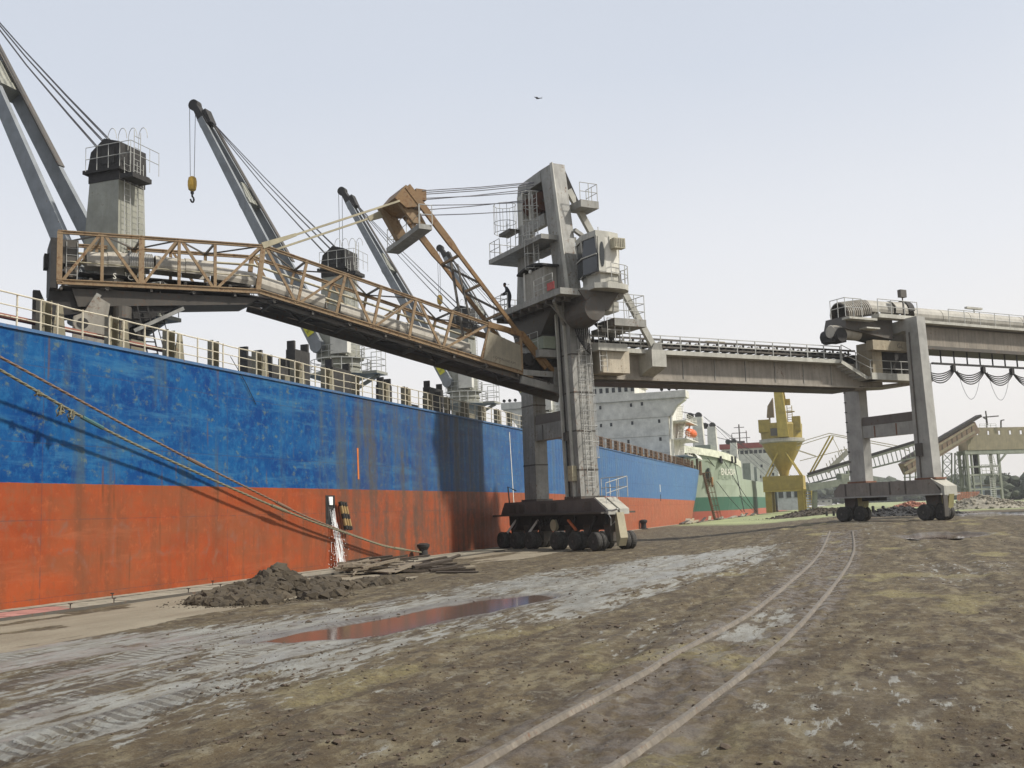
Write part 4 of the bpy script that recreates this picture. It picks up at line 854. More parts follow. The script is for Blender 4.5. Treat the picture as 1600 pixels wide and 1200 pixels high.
obj('door_window', MB().prism([T(-.12+.15*math.cos(t_), 4.975, 16.95+.75*math.sin(t_)) for t_ in [2*math.pi*j/14 for j in range(14)]], V3*.03), M_SHADE, cab)
obj('door_leaf', MB().prism([T(-.36, 4.90, 15.95), T(.12, 4.90, 15.95), T(.12, 4.90, 18.0), T(-.36, 4.90, 18.0)], V3*.065), M_GREYL, cab)
ac = obj('air_conditioner', MB().box(.5, 1.25, 4.96, 5.4, 17.3, 17.9, T), metal('ac_cream', (.42, .39, .28), .3, .5), cab)
mb = MB()
for i in range(6): mb.box(.54+i*.12, .57+i*.12, 5.405, 5.42, 17.36, 17.85, T)
obj('grille', mb, M_UNDER, ac)
fl = [(-.4, 2.3), (-.5, 4.6), (.2, 4.95)]+[(1.05+1.15*math.cos(t_), 3.8+1.15*math.sin(t_)) for t_ in [math.pi*(.5-j/8) for j in range(9)]]
obj('cab_deck', MB().prism([T(a_, b_, 15.0) for a_, b_ in fl], V((0, 0, .33))), M_GREYL, ld)
obj('cab_bracket', MB().prism([T(-1.2, 2.4, 14.98), T(1.6, 2.4, 14.98), T(.8, 2.4, 13.9), T(-.4, 2.4, 13.9)], V3*1.6), M_UNDER, ld)
obj('railing', MB().rail([T(.35, 5.15, 15.35)]+[T(a_, b_, 15.35) for a_, b_ in fl[3:9]], 1.1, 1.0, .025, (.5,)), M_RAIL, ld)
obj('deck_bin', MB().box(1.3, 1.75, 3.6, 4.1, 15.35, 16.3, T), M_UNDER, ld)
obj('roof_aerial', MB().tube([T(.2, 4.2, 18.3), T(.2, 4.2, 18.8)], .03, 4), M_RAIL, ld)
# rear balconies and beam boxes
obj('rear_balcony', MB().box(1.6, 3.9, 1.6, 3.4, 13.15, 13.6, T).box(1.2, 2.9, 1.4, 2.6, 12.85, 13.12, T), M_GREY, ld)
obj('railing', MB().rail([T(1.6, 3.35, 13.6), T(3.85, 3.35, 13.6), T(3.85, 1.7, 13.6)], 1.5, .7, .025, (.33, .66)).rail([T(1.2, 3.2, 12.2), T(2.8, 3.2, 12.2)], 1.4, .6, .025, (.5,)), M_RAIL, ld)
mb = MB(); mb.ladder(T(1.3, 2.5, 10.5), T(1.3, 2.3, 15.4), .5, U3, .3, .025); obj('ladder', mb, M_RAIL, ld)
obj('winch_box', MB().box(1.0, 2.3, 1.6, 2.9, 14.1, 14.7, T).box(.9, 3.0, 1.5, 2.6, 11.75, 12.2, T), M_GREYL, ld)
obj('counter_box', MB().box(-1.6, .6, -1.3, .4, 12.1, 12.85, T), metal('box_green_grey', (.24, .27, .20), .2, .4), ld)
obj('inner_walk', MB().box(-2.0, 1.0, -2.6, .5, 11.55, 12.0, T), M_GREY, ld)
obj('railing', MB().rail([T(-2.0, -2.5, 12.0), T(-2.0, .4, 12.0)], 1.1, 1.1, .022, (.5,)), M_RAIL, ld)
# ---------------------------------------------------------------- boom
TOPN = [(-28.5, 16.74), (-26.56, 16.77), (-24.7, 16.8), (-22.86, 16.84), (-21.04, 16.86), (-18.5, 16.95), (-16.1, 16.36), (-13.9, 15.80), (-11.8, 15.24), (-9.7, 14.68), (-7.4, 14.06), (-5.0, 13.42)]
BOTN = [(-28.5, 14.23), (-26.56, 14.33), (-24.7, 14.42), (-22.86, 14.44), (-21.04, 14.46), (-18.8, 14.48), (-16.65, 13.96), (-14.5, 13.44), (-12.35, 12.90), (-10.2, 12.37), (-8.1, 11.86), (-5.65, 11.28)]
BN, BF = 0.0, -2.45; BC = (BN+BF)/2
def botz(a): return float(np.interp(a, [p[0] for p in BOTN]+[1.5], [p[1] for p in BOTN]+[9.75]))
boom = obj('boom', MB().ibeam(T(-28.6, BN, 14.23), T(-18.75, BN, 14.45), .16, .26).ibeam(T(-18.75, BN, 14.45), T(-2.2, BN, 10.43), .16, .26).ibeam(T(-28.6, BF, 14.23), T(-18.75, BF, 14.45), .16, .26).ibeam(T(-18.75, BF, 14.45), T(1.2, BF, 9.75), .16, .26), M_OCHRE, ld)
for bb in (BN, BF):
    obj('top_chord', MB().ibeam(T(-28.6, bb, 16.72), T(-18.45, bb, 16.93), .15, .18).ibeam(T(-18.45, bb, 16.93), T(-5.0, bb, 13.40), .15, .18), M_OCHRE, boom)
    for i, ((a0, z0), (a1, z1)) in enumerate(zip(BOTN, TOPN)):
        w = .26 if i in (0, 2, 5) else .15
        if bb == BF and i > 10: continue
        obj('post', MB().beam(T(a0, bb, z0), T(a1, bb, z1), w, .12, V3), M_OCHRE, boom)
    for i in range(11):
        if i % 2 == 0: p, q = (BOTN[i], TOPN[i+1])
        else: p, q = (TOPN[i], BOTN[i+1])
        obj('diagonal', MB().beam(T(p[0]+.1, bb, p[1]), T(q[0]-.1, bb, q[1]), .14 if bb == BN else .12, .10, V3), M_OCHRE, boom)
for i in range(12):
    a1, z1 = TOPN[i]; obj('cross_strut', MB().beam(T(a1, BN, z1), T(a1, BF, z1), .10, .10), M_OCHRE if i % 2 else M_UNDER, boom)
    if i < 11: obj('wind_brace', MB().beam(T(a1, BN if i % 2 else BF, z1), T(TOPN[i+1][0], BF if i % 2 else BN, TOPN[i+1][1]), .07, .07), M_UNDER, boom)
# deck of the boom: floor plates with gaps, cross joists, sooty underside
aa = -28.4; k = 0
while aa < .8:
    l = 2.1; a1 = aa+l-.06; zb0, zb1 = botz(aa)-.16, botz(a1)-.16
    for b0, b1 in ((BF-.25, BF+.75), (BF+.95, BN-.02)):
        if (k*7+int(b0*3)) % 5 == 0 and b0 < -2: b0 += .35
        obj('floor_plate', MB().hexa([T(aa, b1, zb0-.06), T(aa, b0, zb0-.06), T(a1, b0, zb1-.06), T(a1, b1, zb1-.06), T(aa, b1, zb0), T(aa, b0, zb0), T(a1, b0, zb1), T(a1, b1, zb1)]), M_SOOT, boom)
    obj('floor_joist', MB().beam(T(aa, BN, zb0-.14), T(aa, BF-.2, zb0-.14), .12, .16), M_UNDER, boom)
    obj('under_brace', MB().beam(T(aa, BN if k % 2 else BF, zb0-.12), T(a1, BF if k % 2 else BN, zb1-.12), .10, .08), M_UNDER, boom)
    aa += l; k += 1
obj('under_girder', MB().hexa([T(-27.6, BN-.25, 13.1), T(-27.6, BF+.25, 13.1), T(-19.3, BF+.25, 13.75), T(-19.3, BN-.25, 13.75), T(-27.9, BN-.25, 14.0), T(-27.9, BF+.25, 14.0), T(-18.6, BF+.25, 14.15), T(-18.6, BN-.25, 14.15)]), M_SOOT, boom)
mb = MB().beam(T(-18.7, BF-.35, 14.1), T(1.2, BF-.35, 9.4), .12, .42).beam(T(-18.7, BN-.3, 14.15), T(-2, BN-.3, 10.1), .1, .3); obj('lower_flange', mb, M_UNDER, boom)
# covers over the belt
def hoodrun(a0, z0, a1, z1, r, seg, mat=None, cor=False):
    n = max(1, round(math.hypot(a1-a0, z1-z0)/seg))
    for i in range(n):
        f0, f1 = i/n, (i+1)/n-.015/ (n*.3)*.3; rr = r*(1+.04*((i*37) % 3-1)); p = T(a0+(a1-a0)*f0, BC, z0+(z1-z0)*f0+.02*((i*13) % 3)); q = T(a0+(a1-a0)*f1, BC, z0+(z1-z0)*f1+.02*((i*13) % 3))
        mb = MB().half(p, q, rr, 10, .04, -25, 205)
        if cor:
            for j in range(14): c_ = p+(q-p)*(j+.5)/14; mb.half(c_, c_+(q-p)*.03, rr+.035, 10, .05, -20, 200)
        obj('belt_cover', mb, mat or M_HOOD, boom)
hoodrun(-27.2, 15.55, -25.2, 15.6, .62, 1.2); hoodrun(-25.2, 15.62, -24.0, 15.62, .66, 1.2, metal('corrugated_sheet', (.32, .31, .28), .1, .3), True)
hoodrun(-23.9, 15.62, -20.9, 15.5, .64, 1.5); hoodrun(-20.9, 15.35, -18.7, 15.15, .60, 2.2); hoodrun(-18.6, 15.1, -14.9, 14.15, .60, 1.9); hoodrun(-14.0, 13.85, -6.0, 11.95, .56, 2.0)
obj('side_skirt', MB().beam(T(-26.8, BC-.55, 14.75), T(-19, BC-.55, 14.8), .05, .5).beam(T(-18.6, BC+.55, 14.6), T(-6, BC+.55, 11.6), .05, .45), M_UNDER, boom)
obj('conveyor_belt', MB().beam(T(-27.5, BC, 14.95), T(-18.9, BC, 14.85), .95, .05).beam(T(-18.9, BC, 14.85), T(0, BC, 10.3), .95, .05), M_BLACK, boom)
for a0 in np.arange(-27, -3, 1.15):
    obj('idler_roller', MB().tube([T(a0, BC-.55, botz(a0)+.30), T(a0, BC+.55, botz(a0)+.30)], .09, 8), M_UNDER, boom)
obj('pipe_run', MB().tube([T(-28, BN-.3, 15.35), T(-19, BN-.3, 15.3)], .035, 5).tube([T(-28.3, BF+.3, 16.25), T(-18.5, BF+.3, 16.4), T(-5, BF+.3, 12.9)], .07, 6).tube([T(-28.3, BF+.25, 15.75), T(-18.5, BF+.25, 15.9), T(-6, BF+.25, 12.6)], .08, 6).tube([T(-18.3, BF+.8, 15.4), T(-6.2, BF+.8, 12.4)], .04, 5), M_STAY, boom)
mb = MB()
mb.rail([T(-28.2, BF+.35, 14.6), T(-18.6, BF+.35, 14.7)], .95, 2, .025, (.5,)); mb.rail([T(-18.5, BF+.35, 14.6), T(-6, BF+.35, 11.6)], .95, 2, .025, (.5,)); obj('walkway_rail', mb, M_RAIL, boom)
obj('tail_pulley', MB().lathe(T(-27.9, BC-.6, 15.0), V3, [(.35, 0), (.35, 1.2)], 16).box(-28.4, -27.6, BC-.7, BC+.7, 15.3, 16.5, T), M_UNDER, boom)
obj('end_ladder', MB().ladder(T(-27.9, BN-.5, 14.4), T(-27.9, BN-.5, 16.4), .5, U3, .3, .025), M_RAIL, boom)
obj('end_frame', MB().box(-28.9, -28.62, BF, BN+.05, 13.9, 16.4, T).box(-29.1, -28.9, BF+.4, BF+1.2, 15.2, 15.9, T), M_BLACK, boom)
text('boom_lettering', 'S', .42, T(-25.95, BN-.12, 14.72), U3, (0, 0, 1), plain('letter_white', (.62, .60, .52)), boom, .02)
text('boom_lettering', 'C', .42, T(-25.2, BN-.12, 14.72), U3, (0, 0, 1), MC['letter_white'], boom, .02)
# side plate with worn lettering, bent head members
pl_ = [T(-5.55, BN+.09, 11.30), T(-3.0, BN+.09, 10.72), T(-3.05, BN+.09, 12.25), T(-5.15, BN+.09, 13.0)]
obj('name_plate', MB().prism(pl_, -V3*.05), metal('plate_khaki', (.25, .22, .155), .25, .5), boom)
d_ = (T(-3, 0, 10.9)-T(-5.4, 0, 11.45)).normalized()
text('plate_lettering', 'COMPAGNIE A.M.', .20, T(-4.15, BN+.095, 11.30), d_, (0, 0, 1), plain('worn_black_letter', (.10, .085, .065)), boom, .003)
for bb in (BN+.02, BF):
    obj('head_chord', MB().beam(T(-5.15, bb, 13.42), T(-2.9, bb, 12.95), .16, .34).beam(T(-2.95, bb, 13.0), T(-.75, bb, 10.75), .16, .40, (0, 0, 1), .14, .25), M_YEL, boom)
obj('post', MB().beam(T(-2.95, BN, 10.65), T(-2.95, BN, 12.9), .14, .12, V3), M_OCHRE, boom)
obj('chord_end', MB().beam(T(-2.9, BN+.02, 10.62), T(-.8, BN+.02, 10.55), .15, .34).beam(T(-3, BN-.1, 10.2), T(1.1, BN-.1, 9.35), .2, .45), M_GREY, boom)
obj('tail_drum', MB().lathe(T(-.1, BC-.7, 10.75), V3, [(.85, 0), (.9, .1), (.9, 1.6), (.8, 1.7)], 20).box(-.6, .5, BC-.5, BC+.9, 10.0, 10.7, T), M_UNDER, boom)
obj('gear_unit', MB().box(-2.6, -1.2, BC-.6, BC+.6, 10.9, 11.9, T).lathe(T(-2.2, BC+.6, 11.5), V3, [(.4, 0), (.4, .3), (.2, .35)], 14).lathe(T(-1.6, BC+.3, 12.2), V3, [(.25, 0), (.25, .3)], 12), M_BLACK, boom)
obj('pivot_lug', MB().box(-.75, -.45, BN-.1, BN+.1, 9.9, 11.0, T), M_GREY, boom)
# loading chute over the hold
chute = MB().prism([T(-28.9, BC-.8, 13.9), T(-22.0, BC-.8, 13.9), T(-24.0, BC-.8, 12.8), T(-25.2, BC-.8, 12.2), T(-27.0, BC-.8, 12.9), T(-28.6, BC-.8, 12.6), T(-29.0, BC-.8, 12.2)], V3*1.6)
chute.lathe(T(-24.8, BC, 8.8), (0, 0, 1), [(.5, 0), (.5, 3.8), (.8, 4.2)], 18)
obj('loading_chute', chute, M_BLACK, boom)
obj('chute_tube', MB().lathe(T(-25.55, BN-.3, 9.0), (0, 0, 1), [(.34, 0), (.34, 3.5), (.45, 3.6), (.45, 4.2)], 18), M_UNDER, boom)
obj('pulley_block', MB().prism([T(-27.9, BN-.1, 9.6), T(-26.3, BN-.1, 9.6), T(-26.35, BN-.1, 12.2), T(-26.2, BN-.1, 13.2), T(-26.9, BN-.1, 13.6), T(-27.4, BN-.1, 12.7), T(-27.85, BN-.1, 12.5)], V3*.5).lathe(T(-27.45, BN+.41, 12.15), V3, [(.42, 0), (.42, .06)], 16), metal('pulley_block_beige', (.25, .23, .19), .4, .6), boom)
obj('pulley_hole', MB().lathe(T(-27.45, BN+.475, 12.15), V3, [(.27, 0), (.27, .02)], 16), M_BLACK, boom)
obj('chute_arm', MB().beam(T(-27.2, BN+.1, 12.6), T(-26.7, BN+.1, 13.7), .25, .25).beam(T(-25.0, BN-.1, 12.0), T(-22.6, BN-.1, 13.3), .14, .18), M_GREY, boom)
obj('fender_plate', MB().prism([T(-29.6, BC, 11.0), T(-29.0, BC, 11.0), T(-29.0, BC, 13.2), T(-29.3, BC, 13.9), T(-29.6, BC, 13.9)], V3*.5), M_BLACK, boom)
mb = MB(); mb.ladder(T(-24.6, BN-.2, 13.3), T(-23.9, BN-.2, 10.0), .5, U3, .3, .05); mb.ladder(T(-23.9, BN-.3, 13.2), T(-23.0, BN-.3, 10.0), .4, U3, .35, .03); obj('hanging_ladder', mb, M_BLACK, boom)
# ---------------------------------------------------------------- luffing frame
lf_top = (-10.0, 21.2); lf_bot = (-1.3, 10.9)
def lf(f): return lf_top[0]+(lf_bot[0]-lf_top[0])*f, lf_top[1]+(lf_bot[1]-lf_top[1])*f
frame = None
for bb in (BN, BF):
    a0, z0 = lf(.0); a1, z1 = lf(.30); a2, z2 = lf(.36); a3, z3 = lf(1)
    mb = MB().beam(T(a0-.1, bb, z0+.1), T(a1, bb, z1), .17, .40, U3).beam(T(a1, bb, z1), T(a2, bb, z2), .17, .40, U3, .15, .22).beam(T(a2, bb, z2), T(a3, bb, z3), .15, .22, U3)
    if frame is None: frame = obj('luffing_frame', mb, M_YEL, ld)
    else: obj('frame_member', mb, M_YEL, frame)
fr_ = [.36, .52, .68, .84]
for i, f in enumerate(fr_):
    a0, z0 = lf(f); obj('rung', MB().beam(T(a0, BN, z0), T(a0, BF, z0), .14, .14), M_OCHRE, frame)
    if i < 3: a1, z1 = lf(fr_[i+1]); obj('frame_brace', MB().beam(T(a0, BF, z0), T(a1, BN, z1), .10, .14), M_UNDER, frame)
a1, z1 = lf(.36); obj('rear_tie', MB().beam(T(a1, BC, z1-.1), T(-6.2, BC, 12.9), .12, .12).beam(T(a1+.3, BC+.25, z1-.3), T(-5.6, BC+.25, 12.9), .1, .1), M_UNDER, frame)
d_ = (T(*[lf_bot[0], 0, lf_bot[1]])-T(lf_top[0], 0, lf_top[1])).normalized()
obj('frame_head', MB().prism([T(-10.2, BF-.1, 21.35), T(-9.75, BF-.1, 21.15), T(-9.0, BF-.1, 20.2), T(-10.2, BF-.1, 20.0), T(-10.9, BF-.1, 20.5)], V3*2.6), M_YEL, frame)
obj('head_gusset', MB().prism([T(-11.0, BF-.1, 20.55), T(-9.9, BF-.1, 19.95), T(-9.1, BF-.1, 18.6), T(-9.9, BF-.1, 18.7)], V3*.5).prism([T(-10.6, BN-.4, 20.3), T(-9.3, BN-.4, 19.9), T(-8.9, BN-.4, 19.2), T(-9.7, BN-.4, 19.2)], V3*.25), M_OCHRE, frame)
obj('head_sheave_box', MB().box(-9.4, -8.75, BC-.6, BC+.9, 20.7, 21.35, T), M_YEL, frame)
obj('head_platform', MB().beam(T(-9.2, BN+.45, 18.85), T(-9.5, BF-1.5, 18.45), .85, .30), M_GREY, frame)
obj('railing', MB().rail([T(-9.55, BN+.45, 19.0), T(-9.85, BF-1.45, 18.6)], 1.15, .9, .024, (.5,)).rail([T(-9.6, BN+.45, 19.0), T(-8.8, BN+.5, 19.0)], 1.15, .7, .03, (.5,)).rail([T(-9.85, BF-1.45, 18.6), T(-9.2, BF-1.45, 18.6)], 1.15, .7, .024, (.5,)), M_RAIL, frame)
obj('stay', MB().beam(T(-18.55, BN+.02, 16.95), T(-16.7, BN+.02, 17.75), .14, .34, (0, 0, 1), .12, .16).beam(T(-16.7, BN+.02, 17.75), T(-10.6, BN+.02, 20.35), .10, .11), M_STAY, ld)
obj('stay', MB().beam(T(-18.5, BF, 16.9), T(-10.7, BF, 20.25), .10, .11).beam(T(-11.6, BF, 19.85), T(-10.4, BF, 20.4), .15, .3, (0, 0, 1), .2, .5), M_STAY, ld)
mb = MB()
for b0, z0, b1, z1 in ((-.3, 21.25, -1.2, 22.55), (-.55, 21.2, -1.3, 22.5), (-.9, 20.95, -1.9, 22.1), (-1.1, 20.9, -1.95, 22.3), (-1.5, 20.7, -2.5, 21.6), (-1.8, 20.45, -2.6, 21.75), (-2.0, 20.2, -2.7, 21.1), (-.4, 21.05, -1.25, 22.35)):
    p, q = T(-9.0, b0, z0), T(-.9, b1, z1+.5); mb.tube([p, (p+q)/2-V((0, 0, .05)), q], .030, 4)
obj('luffing_rope', mb, M_ROPEL, ld)
# ================================================================== PERSON on the platform
def person(loc, face):
    c = V(loc); f = V(face).normalized(); s_ = V((f.y, -f.x, 0))
    P = lambda x, y, z: c + s_*x + f*y + V((0, 0, z))
    J = {'pel': (P(0, -.05, .92), .15), 'wst': (P(0, -.02, 1.08), .135), 'ch': (P(0, .08, 1.30), .17), 'nk': (P(0, .18, 1.50), .065), 'hd': (P(0, .22, 1.56), .07),
         'shl': (P(-.19, .1, 1.40), .075), 'ell': (P(-.26, .16, 1.12), .055), 'wrl': (P(-.18, .38, 1.03), .04), 'shr': (P(.19, .1, 1.40), .075), 'elr': (P(.26, .16, 1.12), .055), 'wrr': (P(.18, .38, 1.03), .04),
         'hpl': (P(-.1, -.04, .86), .11), 'knl': (P(-.12, .03, .48), .075), 'anl': (P(-.12, -.02, .09), .05), 'tol': (P(-.13, .14, .05), .04), 'hpr': (P(.1, -.04, .86), .11), 'knr': (P(.12, .0, .48), .075), 'anr': (P(.13, -.08, .09), .05), 'tor': (P(.14, .08, .05), .04)}
    E_ = [('pel', 'wst'), ('wst', 'ch'), ('ch', 'nk'), ('nk', 'hd'), ('ch', 'shl'), ('shl', 'ell'), ('ell', 'wrl'), ('ch', 'shr'), ('shr', 'elr'), ('elr', 'wrr'), ('pel', 'hpl'), ('hpl', 'knl'), ('knl', 'anl'), ('anl', 'tol'), ('pel', 'hpr'), ('hpr', 'knr'), ('knr', 'anr'), ('anr', 'tor')]
    K = list(J); me = bpy.data.meshes.new('person'); me.from_pydata([tuple(J[k][0]-c) for k in K], [(K.index(a), K.index(b_)) for a, b_ in E_], [])
    o = bpy.data.objects.new('person', me); COL.objects.link(o); o.location = c; WO[o.name] = c
    md = o.modifiers.new('skin', 'SKIN'); sk = me.skin_vertices[0].data
    for i, k in enumerate(K): sk[i].radius = (J[k][1]*1.4, J[k][1]*1.2); sk[i].use_root = (i == 0)
    o.modifiers.new('sub', 'SUBSURF').render_levels = 1
    me.materials.append(plain('work_clothes_navy', (.02, .022, .03), .9))
    hd = obj('head', MB().lathe(P(0, .24, 1.53), (0, .15, 1), [(.045, 0), (.075, .04), (.095, .11), (.098, .17), (.075, .23), (.03, .26)], 12), plain('skin_brown', (.12, .06, .035), .6), o, smooth=True)
    obj('cap', MB().lathe(P(0, .225, 1.665), (0, .15, 1), [(.104, 0), (.10, .06), (.06, .12), (.01, .13)], 12).box(c.x-.06, c.x+.06, c.y-.02, c.y+.02, c.z+1.665, c.z+1.68), M_BLACK, o)
    mb = MB()
    for sg in (-1, 1):
        w = P(sg*.18, .38, 1.03); mb.lathe(w, f, [(.03, 0), (.042, .04), (.04, .08)], 8)
        for k in range(4): q = w+f*.08+s_*(.028-k*.018); mb.tube([q, q+f*.045-V((0, 0, .012)), q+f*.055-V((0, 0, .045))], .009, 5)
        q = w+f*.03-s_*sg*.04; mb.tube([q, q+f*.03-s_*sg*.02-V((0, 0, .02))], .011, 5)
    obj('hands', mb, MC['skin_brown'], o)
    return o
pe = person(tuple(T(-2.05, -3.0, 15.05)), tuple(-U3-V3*.6))
tag(pe, 'person in dark clothes and cap leaning on the platform rail of the loader tower', 'person')
# ================================================================== LINK CONVEYOR between tower and transfer gantry
br = thing('link_conveyor', 'level grey box girder with open belt conveyor joining the loader tower to the right gantry', 'conveyor bridge', tuple(T(14, 0, 10.1)))
BB = .9
obj('girder', MB().box(1.2, 26.5, -1.9, BB, 10.4, 12.0, T).box(1.2, 24, -2.0, BB+.12, 10.25, 10.4, T).hexa([T(24, -1.9, 10.25), T(24, BB, 10.25), T(24, BB, 10.3), T(24, -1.9, 10.3), T(29.5, -1.9, 10.6), T(29.5, BB, 10.6), T(29.5, BB, 10.9), T(29.5, -1.9, 10.9)]), metal('bridge_beige_grey', (.29, .26, .215), .2, .6), br)
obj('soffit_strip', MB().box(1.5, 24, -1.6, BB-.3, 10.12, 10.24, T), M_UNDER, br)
for a0 in np.arange(8.4, 23, 2.6): obj('web_stiffener', MB().box(a0, a0+.05, BB+.003, BB+.04, 10.42, 11.9, T), M_GREY, br)
obj('walkway', MB().box(1.5, 21.8, BB, BB+.75, 11.85, 12.12, T), M_GREYL, br)
obj('end_block', MB().box(1.3, 3.3, BB-.4, 2.3, 10.45, 11.85, T), metal('cream_block', (.42, .37, .28), .2, .5), br)
obj('outrigger', MB().hexa([T(5.0, BB, 10.5), T(5.0, 2.3, 10.95), T(6.1, 2.3, 10.95), T(6.1, BB, 10.5), T(5.0, BB, 12.0), T(5.0, 2.3, 12.0), T(6.1, 2.3, 12.0), T(6.1, BB, 12.0)]), M_GREYL, br)
obj('stay_shoe', MB().prism([T(5.1, 1.7, 12.02), T(6.0, 1.7, 12.02), T(5.75, 1.7, 12.45), T(5.35, 1.7, 12.45)], V3*.45), M_GREY, br)
obj('outrigger', MB().box(5.0, 6.1, -3.4, -1.9, 10.7, 12.0, T), M_GREY, br)
for a0 in np.arange(1.6, 22, 1.55):
    obj('rail_post', MB().beam(T(a0, BB+.7, 11.9), T(a0, BB+.7, 13.05), .06, .05, U3), M_RAIL, br)
obj('handrail', MB().beam(T(1.6, BB+.7, 13.05), T(21.8, BB+.7, 13.05), .05, .05).beam(T(1.6, BB+.7, 12.55), T(21.8, BB+.7, 12.55), .04, .06), M_RAIL, br)
obj('stringer', MB().beam(T(1.2, BB-.25, 12.98), T(24.2, BB-.25, 12.98), .12, .12).beam(T(1.2, BB-.25, 12.5), T(24.2, BB-.25, 12.5), .10, .12).beam(T(1.2, -1.5, 12.98), T(24.2, -1.5, 12.98), .12, .12), M_UNDER, br)
obj('belt', MB().box(1.2, 24.2, -1.0, .3, 12.78, 12.84, T).box(1.2, 24.2, -.9, .2, 12.25, 12.3, T), M_BLACK, br)
rq = None
for a0 in np.arange(1.8, 24, .75):
    p = T(a0, -.35, 12.72)
    if rq is None: rq = obj('idler_roller', MB().tube([T(a0, -1.1, 12.86), T(a0, -.6, 12.68), T(a0, -.1, 12.68), T(a0, .4, 12.86)], .085, 8).beam(T(a0, BB-.25, 12.5), T(a0, BB-.25, 12.98), .06, .14).beam(T(a0, -1.4, 12.55), T(a0, BB-.3, 12.55), .08, .10), M_UNDER, br); rp = V(p)
    else: inst(rq, br, WO[rq.name]+(p-rp))
mb = MB()
for a0 in np.arange(2.4, 24, 1.5): mb.box(a0, a0+.5, -1.2, .5, 12.05, 12.22, T)
obj('return_idlers', mb, M_BLACK, br)
mb = MB()
for a0 in np.arange(3, 24, 1.5): mb.lathe(T(a0, BB-.12, 12.74), V3, [(.07, 0), (.07, .05)], 8)
obj('bearing', mb, M_RAIL, br)
# stair and lower landing at the gantry end
for i in range(6):
    z = 11.85-i*.19; obj('stair_tread', MB().box(21.7+i*.36, 22.05+i*.36, BB+.05, BB+.85, z-.05, z, T), M_GREYL, br)
obj('stair_string', MB().beam(T(21.6, BB+.9, 11.95), T(24.0, BB+.9, 10.85), .06, .26), M_GREYL, br)
obj('landing', MB().box(24.0, 30.2, BB, BB+1.3, 10.75, 10.95, T), M_GREYL, br)
obj('landing_skirt', MB().box(24.0, 30.2, BB+1.3, BB+1.36, 10.72, 11.2, T), M_GREYL, br)
obj('landing_panel', MB().box(23.8, 30.0, BB+.02, BB+.08, 10.98, 12.1, T), M_GREY, br)
obj('railing', MB().rail([T(21.7, BB+.88, 12.0), T(24.0, BB+1.28, 10.95), T(30.2, BB+1.28, 10.95)], 1.15, 1.1, .03, (.5,)), M_RAIL, br)
obj('belt_drive', MB().box(24.0, 25.8, -1.5, .6, 11.9, 12.7, T).box(26.8, 29.2, -1.2, .4, 11.6, 13.3, T), M_BLACK, br)
mb = MB()
for i in range(3): mb.lathe(T(27.4+i*.62, BB+.5, 10.96), (0, 0, 1), [(.26, 0), (.26, .8)], 12)
obj('oil_drum', mb, M_UNDER, br) if False else None
for i in range(3): tag(obj('oil_drum', MB().lathe(T(27.7+i*.62, BB+.5, 10.96), (0, 0, 1), [(.26, 0), (.27, .02), (.27, .4), (.285, .42), (.27, .44), (.27, .78), (.26, .8)], 14), M_UNDER), 'dark oil drum on the gantry landing, %s' % ('nearest the middle column', 'middle one of three', 'nearest the tall leg')[i], 'drum', 'oil drums on the gantry landing')
obj('lamp_post', MB().tube([T(12.4, -1.4, 13.0), T(12.4, -1.4, 13.35), T(13.8, -1.4, 13.45)], .05, 5).box(12.3, 13.9, -1.5, -1.3, 13.38, 13.5, T), M_STAY, br)
obj('whip_aerial', MB().tube([T(6.0, -1.4, 13.0), T(5.8, -1.4, 15.9)], .018, 4).tube([T(5.9, -1.4, 13.6), T(6.9, -1.4, 13.6)], .015, 4), M_RAIL, br)
# ================================================================== TRANSFER GANTRY (right)
gt = thing('transfer_gantry', 'tall grey portal gantry on tyres with two box legs, right of the rail track', 'gantry', tuple(OG+V((0, 0, .72))))
def gg(a, b): p = GT(a, b, 0); return float(rise(p.x, p.y))
wA = V(GT(-.95, -3.75, gg(-.95, -3.75)+.55)); w1 = wheel(gt, wA, U3, .56, .34)
for b_ in (-3.75, 3.75):
    for a_ in (-.95, -.55, .55, .95):
        if (b_, a_) == (-3.75, -.95): continue
        copy_wheel(w1, gt, GT(a_, b_, gg(a_, b_)+.55), wA)
for b_ in (-2.6, 4.7):
    for a_ in (-.3, .1): copy_wheel(w1, gt, GT(a_, b_, gg(a_, b_)+.55), wA)
for b_ in (-3.75, 3.75):
    z0 = gg(0, b_)
    obj('swing_arm', MB().prism([GT(-.35, b_-.35, 2.5), GT(-.35, b_+.75, 2.5), GT(-.35, b_+.7, 1.9), GT(-.35, b_+.2, z0+.75), GT(-.35, b_-.25, z0+.4), GT(-.35, b_-.3, z0+.9)], U3*.7).tube([GT(-1, b_, z0+.55), GT(1, b_, z0+.55)], .1, 8), M_UNDER, gt)
    obj('swing_arm', MB().prism([GT(-.3, b_+.9, 2.5), GT(-.3, b_+1.6, 2.5), GT(-.3, b_+1.35, z0+.4), GT(-.3, b_+1.0, z0+.4)], U3*.5), metal('arm_sulphur', (.30, .27, .12), .3, .5), gt)
obj('bogie_beam', MB().prism([GT(-.7, -4.7, 2.563), GT(-.7, -4.75, 3.0), GT(-.7, -4.1, 3.55), GT(-.7, 4.4, 3.55), GT(-.7, 5.0, 2.563)], U3*1.4), metal('gantry_bogie_paint', (.24, .215, .185), .3, .5), gt)
obj('rim_plate', MB().box(-1.0, 1.0, -5.3, 5.2, 2.46, 2.56, GT), M_GREYG, gt)
obj('cable_tray', MB().box(-.5, .2, -2.2, -.5, 2.2, 2.455, GT), M_BLACK, gt)
